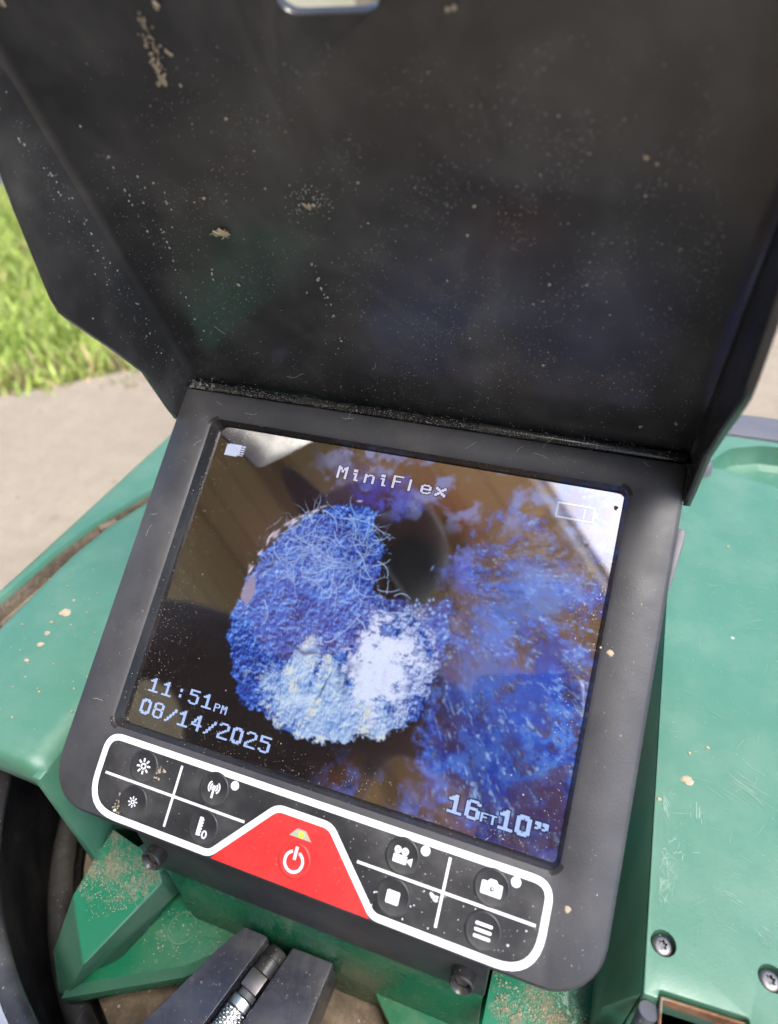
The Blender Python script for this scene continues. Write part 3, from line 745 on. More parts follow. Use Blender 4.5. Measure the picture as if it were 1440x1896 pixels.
    A, Bv, D, E = (Vector(V[ix[n]]) for n in ('a', 'b', 'd', 'f'))
    for k in range(420):
        s, t = rg.random(), rg.random()
        p = (A*(1-s)+E*s)*(1-t)+(V[ix['c']]*(1-s*.9)+V[ix['e']]*s*.9)*t; p = p*1.0
        if rg.random() < .25: p = p*(.6)+V[ix['d']]*.4
        grain(p+Vector((0, 0, .0001)), rg.uniform(.00010, .00032)*(1.6 if rg.random() < .05 else 1))
    for k in range(220): grain((rg.uniform(.069, .106), rg.uniform(-.069, -.06), .2721), rg.uniform(.00012, .0005))
    for k in range(160): grain((rg.uniform(-.09, -.035), rg.uniform(-.085, -.066), .2251), rg.uniform(.00012, .00045))
    tag(obj('loose_sand', b, M['mud'], case, smooth=True), kind='stuff')
well()

def holder():
    L = [(-.0341, -.0692), (-.0230, -.0692), (-.0292, -.0924), (-.0330, -.1060), (-.0385, -.1220), (-.0625, -.1220), (-.0545, -.1102), (-.0400, -.0790)]
    Rr = [(-.0116, -.0692), (.0064, -.0688), (.0053, -.0896), (.0033, -.1220), (-.0255, -.1220), (-.0190, -.0990)]
    for P in (L, Rr):
        b = bmesh.new(); prism(b, rpoly([(x, y, .001) for x, y in P], 3), .2252, .2465); o = obj('holder_arm', b, M['holder'], case); bevel(o, .0046, 6, 50)
    b = bmesh.new(); prism(b, [(-.0228, -.0694), (-.0118, -.0694), (-.0252, -.1215), (-.038, -.1215)], .2252, .2330); obj('holder_floor', b, M['rubber'], case)
holder()

def camera_head():
    p0, p1 = Vector((-.0172, -.0710, .2425)), Vector((-.0372, -.1450, .2425)); ax = (p1-p0).normalized(); Mx = Matrix.Translation(p0) @ ax.to_track_quat('Z', 'X').to_matrix().to_4x4()
    e = empty('camera_head', p0); e.matrix_world = Mx; tag(e, 'slim steel inspection camera head with knurled grip clipped in the black holder', 'camera')
    b = bmesh.new(); lathe(b, [(0, 0), (.0040, .0002), (.0046, .0012), (.0048, .0045), (.0043, .0047), (.0043, .0052), (.0048, .0054), (.0048, .0105), (0, .0105)], 28); obj('end_cap', b, M['rubber'], e, smooth=35)
    b = bmesh.new(); prism(b, [(r*math.cos(R_(a)), r*math.sin(R_(a))) for r, a in ((.0056, 45), (.0056, 135), (.0056, 225), (.0056, 315))], .0107, .0180); bevel(obj('square_socket', b, M['darksteel'], e), .0004, 2)
    b = bmesh.new(); lathe(b, [(0, .0182), (.0038, .0182), (.0038, .0205), (0, .0205)], 24); obj('neck', b, M['grey'], e, smooth=35)
    b = bmesh.new(); lathe(b, [(0, .0207), (.0046, .0207), (.0050, .0212), (.0050, .0245), (.0047, .0249), (0, .0249)], 28); obj('collar', b, M['steel'], e, smooth=35)
    n, rows = 44, 44; V, F = [], []
    for j in range(rows+1):
        for k in range(n):
            h = max(abs(((k+j) % 4)-2), abs(((k-j) % 4)-2))/2
            r = .0046+.00042*(1-h)+.0002*math.cos((k+j)*math.pi/2)*math.cos((k-j)*math.pi/2); a = 2*math.pi*k/n
            V.append((r*math.cos(a), r*math.sin(a), .0251+.021*j/rows))
    for j in range(rows):
        for k in range(n): F.append((j*n+k, j*n+(k+1) % n, (j+1)*n+(k+1) % n, (j+1)*n+k))
    F.append(tuple(range(n))[::-1]); F.append(tuple(rows*n+k for k in range(n)))
    pymesh('knurled_grip', V, F, M['steel'], e)
    b = bmesh.new(); lathe(b, [(0, .0463), (.0050, .0463), (.0052, .047), (.0052, .0505), (.0045, .052), (0, .052)], 28); obj('lens_barrel', b, M['steel'], e, smooth=35)
camera_head()

def drum():
    c = Vector((-.0099, .0249, 0)); e = empty('cable_drum', c); tag(e, 'glossy black cable drum turning inside the green case', 'drum')
    b = bmesh.new(); lathe(b, [(.1720, .2822), (.1685, .2826), (.1655, .2812), (.1650, .2790), (.1680, .2745), (.1750, .2650), (.1765, .2400), (.1765, .05)], 120); obj('bowl_wall', b, M['rubber'], e, smooth=60)
    b = bmesh.new(); lathe(b, [(.1721, .2821), (.178, .2800), (.1835, .2740), (.1865, .266), (.187, .250), (.1835, .05), (.1765, .045)], 120); obj('outer_wall', b, M['flange'], e, smooth=60)
    p = empty('push_rod_coil', c); tag(p, 'black push rod cable coiled inside the drum', 'cable')
    b = bmesh.new(); pts = []
    for k in range(0, 6*72+1):
        a = 2*math.pi*k/72; t = k/72
        r = .1654-.0012*math.sin(t*2.3); pts.append((r*math.cos(a+2.0), r*math.sin(a+2.0), .2150-.0118*t))
    tube(b, pts, .0057, 12); obj('rod', b, M['rubber'], p, smooth=60)
drum()

def scuffs():                                # rubbed streaks, pale wear patches and mud drops on the green shell
    rg = random.Random(31); V, F = [], []
    def streak(x, y, a, L, w, z=DZ+.00012):
        x = max(x, .1122+abs(math.cos(a))*L*.5) if x > 0 else x
        z += len(V)*2.5e-8+(.0035*max(0, 1-((x+.138)/.036)**2) if x < 0 else 0); c, s_ = math.cos(a), math.sin(a); i0 = len(V); bend = rg.uniform(-.12, .12)
        for t, ww in ((-.5, .1), (-.2, 1), (.2, 1), (.5, .1)):
            px_, py_ = x+c*L*t-s_*L*bend*t*t, y+s_*L*t+c*L*bend*t*t; V.append((px_-s_*w*ww, py_+c*w*ww, z)); V.append((px_+s_*w*ww, py_-c*w*ww, z))
        for k in range(3): F.append((i0+2*k, i0+2*k+1, i0+2*k+3, i0+2*k+2))
    def patch(u, v, n, sp, a, L, sa=.15):
        p = atZ(u, v, DZ)
        for k in range(n): streak(p.x+rg.gauss(0, sp), p.y+rg.gauss(0, sp*1.4), a+rg.gauss(0, sa), L*rg.uniform(.3, 1.2), rg.uniform(.00004, .00014))
    patch(1225, 1640, 34, .0018, 1.2, .004, .5); patch(1232, 1600, 24, .0016, 1.7, .004, .6); patch(1292, 1505, 26, .0009, 1.55, .004); patch(1222, 1490, 22, .0012, 2.0, .006, .1); patch(1250, 1570, 16, .0025, .8, .003, .8)
    patch(1390, 1460, 18, .003, -.5, .007, .1); patch(1370, 1450, 10, .002, -.45, .010, .1); patch(1412, 1735, 16, .0012, -.6, .003, .2); patch(1360, 1665, 8, .0012, -.3, .003, .2)
    for k in range(170):
        x = rg.uniform(.112, .165) if rg.random() < .7 else rg.uniform(-.17, -.108); streak(x, rg.uniform(-.055, .22), rg.choice((-.4, .1, 1.4))+rg.gauss(0, .35), rg.uniform(.001, .009), rg.uniform(.00003, .00008))
    for k in range(260):
        x = rg.uniform(.112, .165) if rg.random() < .65 else rg.uniform(-.17, -.108); streak(x, rg.uniform(-.055, .22), rg.uniform(0, 3), rg.uniform(.0003, .0008), rg.uniform(.00008, .00020))
    tag(pymesh('scuff_marks', V, F, plain('rubbed_green_plastic', (.20, .33, .25), .5), case, recalc=False), kind='stuff')
    b = bmesh.new()
    def drop(u, v, r):
        p = atZ(u, v, DZ)
        if p.x < 0: p.z += .0034*max(0, 1-((p.x+.138)/.036)**2)+.0001
        lo, hi = [], []
        for i in range(12):
            a = 2*math.pi*i/12; rr = r*rg.uniform(.75, 1.15); lo.append(b.verts.new(p+Vector((rr*math.cos(a), rr*math.sin(a)*.8, .0001)))); hi.append(b.verts.new(p+Vector((rr*.7*math.cos(a), rr*.56*math.sin(a), .0005))))
        for i in range(12): b.faces.new((lo[i], lo[(i+1) % 12], hi[(i+1) % 12], hi[i]))
        b.faces.new(hi)
    for (u, v, r) in ((1272, 1445, .0022), (125, 1142, .0030), (92, 1181, .0015), (80, 1202, .0017), (54, 1232, .0012), (100, 1160, .0009), (1276, 1395, .0007), (1220, 1480, .0009), (1310, 1385, .0008), (1347, 1012, .0009), (140, 1120, .0008)): drop(u, v, r)
    for k in range(40): drop(rg.uniform(20, 210), rg.uniform(1080, 1380), rg.uniform(.0002, .0006))
    tag(obj('mud_drops', b, M['mud'], case, smooth=30), kind='stuff')
scuffs()

# ------------------------------------------------------------------ monitor with its hood
mon = empty('inspection_monitor', matrix=MON); tag(mon, 'black inspection monitor with lit screen, red keypad and raised sun hood', 'monitor')
mm = .001
def housing():
    n = 8
    L = [(rrect(-.090, -.086, .090, .066, .004, n, .012), -.0300), (rrect(-.0955, -.0905, .0955, .0705, .002, n, .015), -.0280), (rrect(-.0983, -.0930, .0983, .0728, .002, n, .0165), -.0040), (rrect(-.0981, -.0928, .0981, .0726, .0020, n, .0163), -.0018),
         (rrect(-.0975, -.0922, .0975, .0721, .0018, n, .0158), -.0006), (rrect(-.0966, -.0915, .0966, .0708, .0016, n, .0152), 0), (rrect(-.0824, -.0627, .0824, .0623, .0046, n), 0), (rrect(-.0812, -.0615, .0812, .0612, .0038, n), -.0006),
         (rrect(-.0806, -.0608, .0806, .0606, .0030, n), -.0028), (rrect(-.0800, -.0602, .0800, .0602, .0024, n), -.0052), (rrect(-.0795, -.0595, .0795, .0595, .0020, n), -.0058)]
    V, F = [], []
    for poly, z in L: V += [(x, y, z) for x, y in poly]
    k = len(L[0][0])
    for j in range(len(L)-1):
        for i in range(k): F.append((j*k+i, j*k+(i+1) % k, (j+1)*k+(i+1) % k, (j+1)*k+i))
    F.append(tuple(range(k))); F.append(tuple((len(L)-1)*k+i for i in range(k))[::-1])
    o = pymesh('housing', V, F, M['bezel'], mon, smooth=38); o.data.materials.append(M['recess'])
    for p in o.data.polygons:
        c = p.center
        if abs(c.x) < .0816 and -.062 < c.y < .0616 and c.z > -.02: p.material_index = 1
    # small clip on the right flank
    b = bmesh.new(); prism(b, [(.0984, .0520), (.1012, .0515), (.1010, .0470), (.0994, .0330), (.0984, .0290)], -.0130, -.0060); bevel(obj('side_clip', b, M['grey'], mon), .0006, 2)
housing()

def display():
    img = paint_display(lambda u, v: (lambda p: (p.x*1000, p.y*1000))(onface(u, v, -.005)))
    nx, ny = GW+1, GH+1
    X, Y = np.meshgrid(np.linspace(-.0799, .0799, nx), np.linspace(.0599, -.0599, ny))
    co = np.stack([X, Y, np.full_like(X, -.005)], -1).reshape(-1, 3).astype(np.float32)
    I = (np.arange(ny-1)[:, None]*nx+np.arange(nx-1)[None]).ravel()
    q = np.stack([I, I+nx, I+nx+1, I+1], 1).astype(np.int32)
    me = bpy.data.meshes.new('screen'); me.vertices.add(len(co)); me.vertices.foreach_set('co', co.ravel())
    me.loops.add(q.size); me.loops.foreach_set('vertex_index', q.ravel()); me.polygons.add(len(q))
    me.polygons.foreach_set('loop_start', np.arange(0, q.size, 4, dtype=np.int32)); me.update(calc_edges=True)
    c = np.pad(img, ((0, 1), (0, 1), (0, 0)), 'edge').reshape(-1, 3)
    at = me.color_attributes.new('Col', 'FLOAT_COLOR', 'POINT'); at.data.foreach_set('color', np.c_[c, np.ones(len(c))].astype(np.float32).ravel())
    return obj('screen', me, M['screen'], mon)
screen = display()

GL = {'0': '.###. ##.## #...# #...# #...# #...# #...# #...# ##.## .###.', '1': '..#.. .##.. ###.. ..#.. ..#.. ..#.. ..#.. ..#.. ..#.. #####',
      '2': '.###. #...# ....# ....# ...#. ..#.. .#... #.... #.... #####', '4': '...#. ..##. ..##. .#.#. .#.#. #..#. ##### ...#. ...#. ...#.',
      '5': '##### #.... #.... ####. ....# ....# ....# ....# #...# .###.', '6': '.###. #...# #.... #.... ####. #...# #...# #...# #...# .###.',
      '8': '.###. #...# #...# #...# .###. #...# #...# #...# #...# .###.', ':': '..... ..... ..#.. ..#.. ..... ..... ..#.. ..#.. ..... .....',
      '/': '..... ....# ....# ...#. ...#. ..#.. ..#.. .#... .#... #....', 'P': '####. #...# #...# #...# ####. #.... #.... #.... #.... #....',
      'M': '#...# ##.## ##.## #.#.# #.#.# #...# #...# #...# #...# #...#', 'F': '##### #.... #.... #.... ####. #.... #.... #.... #.... #....',
      'T': '##### ..#.. ..#.. ..#.. ..#.. ..#.. ..#.. ..#.. ..#.. ..#..', 'i': '..... .##.. .##.. ..... .##.. ..#.. ..#.. ..#.. ..#.. ..##.',
      'n': '..... ..... ..... #.##. ##..# #...# #...# #...# #...# #...#', 'l': '..... .#... .#... .#... .#... .#... .#... .#... .#... .#...',
      'e': '..... ..... ..... .###. #...# #...# ##### #.... #...# .###.', 'x': '..... ..... ..... #...# ##.## .###. ..#.. .###. ##.## #...#',
      '"': '##.## ##.## .#..# .#..# #..#. ..... ..... ..... ..... .....'}
ZS = -.005
def osd(name, runs, mat, outline=None, bold=1.25):
    """runs: (text, x, y_bottom, height, advance, glyph_width) in display millimetres"""
    for off, mt, nm in (((0, .00016), M[mat], name), ((outline or 0, .00008), M['osdk'], 'text_outline')):
        if nm == 'text_outline' and not outline: continue
        b = bmesh.new()
        for (txt, x, y, h, adv, gw) in runs:
            cw, ch = gw/5, h/10
            for ci, ch_ in enumerate(txt):
                if ch_ == ' ': continue
                rows = GL[ch_].split()
                on = set((i, j) for j, rw in enumerate(rows) for i, c in enumerate(rw) if c == '#')
                for (i, j) in on:
                    ex = (bold-1)*cw/2+off[0]; ey = (bold-1)*ch/2+off[0]
                    x0, x1 = x+ci*adv+i*cw-ex, x+ci*adv+(i+1)*cw+ex; y1, y0 = y+h-j*ch+ey, y+h-(j+1)*ch-ey
                    z = ZS+off[1]
                    b.faces.new([b.verts.new((p[0]*mm, p[1]*mm, z)) for p in ((x0, y0), (x1, y0), (x1, y1), (x0, y1))])
                    for (dx, dy) in ((1, 1), (1, -1)):      # diagonal steps are joined, as the display draws them
                        if (i+dx, j+dy) in on and (i+dx, j) not in on and (i, j+dy) not in on:
                            cx, cy = x+ci*adv+(i+1)*cw, y+h-(j+(1 if dy > 0 else 0))*ch; s1, s2 = cw*.55+off[0], ch*.55+off[0]
                            b.faces.new([b.verts.new((p[0]*mm, p[1]*mm, z+.00002)) for p in ((cx-s1, cy), (cx, cy-s2), (cx+s1, cy), (cx, cy+s2))])
        o = obj(nm, b, mt, screen)
        for p in o.data.polygons:
            if p.normal.z < 0: p.flip()
SC = lambda v, c: c+(v-c)*1.022
X_ = lambda x: SC(x, 71.2); Y_ = lambda y: SC(y, -13.6)
osd('time_text', [('11:51', X_(-70.4), Y_(-46.4), 5.0, 5.75, 3.9), ('PM', X_(-42.8), Y_(-46.6), 2.9, 2.9, 2.2)], 'osd')
osd('date_text', [('08/14/2025', X_(-71.3), Y_(-54.6), 5.4, 5.55, 4.1)], 'osd')
osd('title_text', [('MiniFlex', X_(-22.0), Y_(45.9), 4.9, 5.6, 3.9)], 'osdw', outline=.28)
osd('distance_text', [('16', X_(45.1), Y_(-54.2), 5.5, 5.7, 4.3), ('FT', X_(55.6), Y_(-54.0), 2.7, 2.7, 2.2), ('10', X_(61.3), Y_(-54.3), 5.8, 5.3, 4.2), ('"', X_(72.0), Y_(-53.2), 4.2, 4, 3.8)], 'osd', outline=.36, bold=1.6)
def flat(name, polys, mat, parent, z0, z1):
    b = bmesh.new()
    for p in polys: prism(b, [(x*mm, y*mm) for x, y in p], z0, z1)
    return obj(name, b, M[mat], parent)
def rc(x0, y0, x1, y1): return [(x0, y0), (x1, y0), (x1, y1), (x0, y1)]
sdx, sdy = X_(-70.6), Y_(46.8)
flat('card_icon', [[(sdx, sdy), (sdx+5.6, sdy), (sdx+5.6, sdy+.6), (sdx+8.2, sdy+.6), (sdx+8.2, sdy+5.0), (sdx+1.2, sdy+5.0), (sdx, sdy+4.4)]], 'osdb', screen, ZS+.0001, ZS+.00016)
flat('card_contacts', [rc(sdx+6.6, sdy+.9+.95*k, sdx+8.25, sdy+1.35+.95*k) for k in range(5)], 'osdk', screen, ZS+.00017, ZS+.0002)
bx, by = X_(58.9), Y_(46.3)
flat('battery_icon', [rc(bx, by, bx+13, by+.55), rc(bx, by+5.1, bx+13, by+5.65), rc(bx, by+.56, bx+.55, by+5.09), rc(bx+12.45, by+.56, bx+13, by+5.09), rc(bx+13.05, by+1.8, bx+14.1, by+3.9), rc(bx+9.4, by+.9, bx+9.75, by+4.8)], 'osdg', screen, ZS+.0001, ZS+.00016)

# keypad: black film, white border, red power panel, raised buttons
Z0 = 0.00004
edge = [(-79.6, -64.6, 5.5), (-79.6, -90.2, 12), (-29.0, -90.2, 5), (-9.8, -69.6, 6), (9.6, -69.6, 6), (29.6, -90.2, 5), (79.8, -90.2, 12), (79.8, -64.6, 5.5)]
edge_p = rpoly(edge, 8)
keypad = flat('keypad', [edge_p], 'keypad', mon, Z0, Z0+.00016)
red_p = rpoly([(-28.2, -91.4, .3), (-10.2, -70.4, 4), (10.0, -70.4, 4), (28.9, -91.4, .3)], 8)
flat('red_panel', [red_p], 'red', keypad, Z0, Z0+.00012)
b = bmesh.new(); ribbon(b, [(x*mm, y*mm) for x, y in edge_p], .0022, Z0+.0001, Z0+.0003, closed=True); obj('white_border', b, M['white'], keypad)
for seg in (((-76.6, -77.3), (-19.8, -77.3)), ((-48.0, -67.0), (-48.0, -87.4)), ((20.9, -76.9), (77.5, -76.9)), ((49.2, -66.8), (49.2, -86.9))):
    b = bmesh.new(); ribbon(b, [(x*mm, y*mm) for x, y in seg], .00085, Z0+.00015, Z0+(.00027 if seg[0][1] == seg[1][1] else .00025)); obj('divider', b, M['white'], keypad)
for x, y in ((-26.7, -67.5), (41.3, -67.3), (69.7, -67.3)):
    flat('indicator_dot', [arc(x, y, 1.5, 0, 360, 24)[:-1]], 'white', keypad, Z0+.00015, Z0+.00028)
def stroke(bm, pts, w, closed=False): ribbon(bm, [(x*mm, y*mm) for x, y in pts], w*mm, ZI, ZI+.00008, closed)
def fillp(bm, pts): prism(bm, [(x*mm, y*mm) for x, y in pts], ZI, ZI+.00008)
ZI = Z0+.00058
def ic_sun(s):
    def f(b):
        stroke(b, arc(0, 0, .85*s, 0, 360, 20)[:-1], .55*s, True)
        for k in range(8):
            a = R_(45*k+8); c, s_ = math.cos(a), math.sin(a); stroke(b, [(1.5*s*c, 1.5*s*s_), (2.7*s*c, 2.7*s*s_)], .62*s)
    return f
def ic_ant(b):
    stroke(b, arc(0, .5, .42, 0, 360, 12)[:-1], .5, True); stroke(b, [(.0, -.1), (.0, -3.0)], .75)
    for r in (1.25, 2.1):
        for c in (0, 180): stroke(b, arc(0, .5, r, c-52, c+52, 10), .5)
def ic_zero(b):
    fillp(b, [(-1.9, -2.9), (-.5, -2.9)]+[q for k in range(6) for q in ((-.5, -2.7+.95*k), (-.15, -2.7+.95*k), (-.15, -2.25+.95*k), (-.5, -2.25+.95*k))]+[(-.5, 3.0), (-1.9, 3.0)])
    stroke(b, [(1.2+.75*math.cos(R_(a)), -2.0+1.1*math.sin(R_(a))) for a in range(0, 360, 20)], .5, True)
def ic_video(b):
    for x in (-1.75, .65):
        stroke(b, arc(x, 1.5, .78, 0, 360, 18)[:-1], .68, True); fillp(b, arc(x, 1.5, .22, 0, 360, 10)[:-1])
    fillp(b, rpoly([(-2.8, .25, .3), (-2.8, -2.2, .4), (1.7, -2.2, .4), (1.7, .25, .3)], 3)); fillp(b, [(1.95, -1.2), (3.4, -2.2), (3.4, .3), (1.95, -.6)])
def ic_stop(b): fillp(b, rpoly([(-2.1, -1.9, .5), (2.1, -1.9, .5), (2.1, 1.9, .5), (-2.1, 1.9, .5)], 4))
def ic_photo(b):
    # body drawn round the lens opening
    out = rpoly([(-3.2, -2.2, .5), (3.2, -2.2, .5), (3.2, 1.5, .5), (1.7, 1.5, .2), (1.1, 2.4, .3), (-.9, 2.4, .3), (-1.5, 1.5, .2), (-3.2, 1.5, .5)], 4)
    cx, cy, r = .1, -.35, 1.62; n = len(out)
    hi = [b.verts.new((x*mm, y*mm, ZI+.00008)) for x, y in out]; inn = []
    for x, y in out:
        a = math.atan2(y-cy, x-cx); inn.append(b.verts.new(((cx+r*math.cos(a))*mm, (cy+r*math.sin(a))*mm, ZI+.00008)))
    for i in range(n): b.faces.new((hi[i], hi[(i+1) % n], inn[(i+1) % n], inn[i]))
    stroke(b, arc(cx, cy, 1.05, 0, 360, 24)[:-1], .72, True); fillp(b, arc(cx+.1, cy+.1, .25, 0, 360, 10)[:-1])
def ic_menu(b):
    for y in (1.75, 0, -1.75): fillp(b, rpoly([(-2.6, y-.45, .42), (2.6, y-.45, .42), (2.6, y+.45, .42), (-2.6, y+.45, .42)], 4))
def ic_power(b):
    stroke(b, arc(0, -.4, 3.1, 112, 428, 36), .92); stroke(b, [(0, .2), (0, 4.2)], 1.0)
def button(x, y, icon, mat, names):
    o = empty('button', (x*mm, y*mm, 0), mon)
    b = bmesh.new(); lathe(b, [(.0057, Z0+.00010), (.0055, Z0+.00042), (.0052, Z0+.00062), (.0049, Z0+.00064), (.0046, Z0+.00056), (.0040, Z0+.00052), (0, Z0+.00052)], 36); obj('key_top', b, M[mat], o, smooth=40)
    b = bmesh.new(); icon(b); obj('icon', b, M['white'], o)
    o['label'] = names
button(-62.4, -71.2, ic_sun(1.0), 'keypad', 'button with the large sun symbol')
button(-62.2, -83.4, ic_sun(.68), 'keypad', 'button with the small sun symbol')
button(-33.8, -70.6, ic_ant, 'keypad', 'button with the antenna symbol')
button(-33.7, -83.2, ic_zero, 'keypad', 'button with the ruler and zero symbol')
button(34.6, -70.9, ic_video, 'keypad', 'button with the film camera symbol')
button(34.6, -83.0, ic_stop, 'keypad', 'button with the white square symbol')
button(63.1, -71.0, ic_photo, 'keypad', 'button with the photo camera symbol')
button(63.1, -83.1, ic_menu, 'keypad', 'button with the three bar menu symbol')
button(0.6, -82.9, ic_power, 'redbtn', 'red power button')
pl = flat('led_window', [[(-3.3, -76.2), (4.5, -76.2), (1.9, -73.6), (-1.1, -73.6)]], 'white', keypad, Z0+.0001, Z0+.00026)
pl.data.materials.clear(); pl.data.materials.append(plastic('led_window_film', (.34, .36, .27), .4))
def ledm():
    t = NT('green_led'); t.p.inputs['Emission Color'].default_value = (.55, 1, .02, 1); t.p.inputs['Emission Strength'].default_value = 1.15*GAIN
    return t.fin((.3, .6, .05), .3)
b = bmesh.new(); lathe(b, [(0, .0004), (.0006, .00036), (.0010, .00028), (0, .00027)], 16, Matrix.Translation((.0007, -.07515, Z0))); obj('power_led', b, ledm(), keypad, smooth=True)

# hood: back panel with two side cheeks, grip slot near its upper end
def hood():
    fr = [(-.0035, .0590, -.0090, .0768), (.0040, .0606, .0010, .0788), (.0245, .0662, .0245, .0852), (.0450, .0655, .0450, .0909), (.0620, .0643, .0620, .0957), (.0690, .0643, .0690, .0976), (.0735, .0662, .0740, .0990), (.0790, .0697, .0800, .1007), (.0958, .0809, .0970, .1054), (.1068, .0890, .1080, .1086), (.1300, .1050, .1310, .1150), (.1480, .1178, .1490, .1200), (.1580, .1234, .1580, .1236)]
    V, F = [], []
    for zf, yf, zp, yp in fr:
        z1, y1 = zp-.0011, yp-.0038
        def lerp(t): return (yf+(y1-yf)*t, zf+(z1-zf)*t)
        if y1 < yf: y1 = yf+.0001
        half = [(-.0985, yf, zf), (-.0985, *lerp(.5)), (-.0985, y1, z1), (-.0978, yp-.0014, zp-.0004), (-.0962, yp-.0003, zp-.0001), (-.0940, yp, zp), (-.06, yp+.0004, zp), (-.02, yp+.0006, zp)]
        V += half+[(-x, y, z) for x, y, z in half[::-1]]
    nc = 16
    for j in range(len(fr)-1):
        for i in range(nc-1): F.append((j*nc+i, (j+1)*nc+i, (j+1)*nc+i+1, j*nc+i+1))
    o = pymesh('hood', V, F, M['hood'], mon, recalc=False)
    m = o.modifiers.new('s', 'SOLIDIFY'); m.thickness = .0022; m.offset = 1
    bake(o)
    c = Vector((0, 0, 0))
    b = bmesh.new()
    f = lambda x, y, z: (x, .112+z+(y-.13)*.28, y)
    prism(b, rpoly([(-.0138, .1240, .0058), (.0112, .1240, .0058), (.0112, .1375, .0058), (-.0138, .1375, .0058)], 6), -.02, .03, f)
    bmesh.ops.recalc_face_normals(b, faces=b.faces)
    cu = obj('cutter', b, None, mon); bpy.context.view_layer.update()
    m = o.modifiers.new('c', 'BOOLEAN'); m.object = cu; m.operation = 'DIFFERENCE'; m.solver = 'EXACT'
    bake(o); me = cu.data; bpy.data.objects.remove(cu); bpy.data.meshes.remove(me)
    m = o.modifiers.new('b', 'BEVEL'); m.width = .0006; m.segments = 2; m.limit_method = 'ANGLE'; m.angle_limit = R_(60); bake(o)
    o.data.materials.clear(); o.data.materials.append(M['hood'])
    for p in o.data.polygons: p.use_smooth = True
    o.data.set_sharp_from_angle(angle=R_(40))
    # hinge roll joining hood and housing
    b = bmesh.new(); prism(b, [(.0729, -.0100), (.0729, -.0022), (.0742, -.0012), (.0762, -.0014), (.0770, -.0035), (.0760, -.0100)], -.0975, .0975, lambda x, y, z: (z, x, y)); bevel(obj('hinge_roll', b, M['recess'], o), .0006, 2)
    for s_ in (-1, 1):
        b = bmesh.new(); box(b, min(s_*.0969, s_*.0984), max(s_*.0969, s_*.0984), .0605, .0730, -.0100, -.0014); obj('dark_gap_filler', b, M['recess'], o)  # black blocks added to keep the gap between hood and housing dark
    return o
hoodo = hood()
def hy(z): return .0785+.277*z             # inner face of the hood panel
def hoodpt(u, v):                           # photo pixel -> point on the hood's inner face
    d = MI.to_3x3() @ ray(u, v); s = (.0785+.277*CM.z-CM.y)/(d.y-.277*d.z); return CM+d*s
HN = Vector((0, -1, .277)).normalized()
def blot(bm, p, n, r, rg, h=.00012, elong=1.0, ang=0.0, rough=.35, ring=False):
    t = Vector((1, 0, 0)); s = n.cross(t).normalized(); k = 11; base, top = [], []
    for i in range(k):
        a = 2*math.pi*i/k; rr = r*(1+rough*rg.uniform(-1, 1)); x, y = rr*math.cos(a), rr*math.sin(a)*elong
        x, y = x*math.cos(ang)-y*math.sin(ang), x*math.sin(ang)+y*math.cos(ang)
        base.append(bm.verts.new(p+t*x+s*y-n*.00005)); top.append(bm.verts.new(p+(t*x+s*y)*.72+n*h))
    for i in range(k): bm.faces.new((base[i], base[(i+1) % k], top[(i+1) % k], top[i]))
    if ring:
        inn = [bm.verts.new(p+(v.co-p-n*h)*.55+n*.00003) for v in top]
        for i in range(k): bm.faces.new((top[i], top[(i+1) % k], inn[(i+1) % k], inn[i]))
    else: bm.faces.new(top)
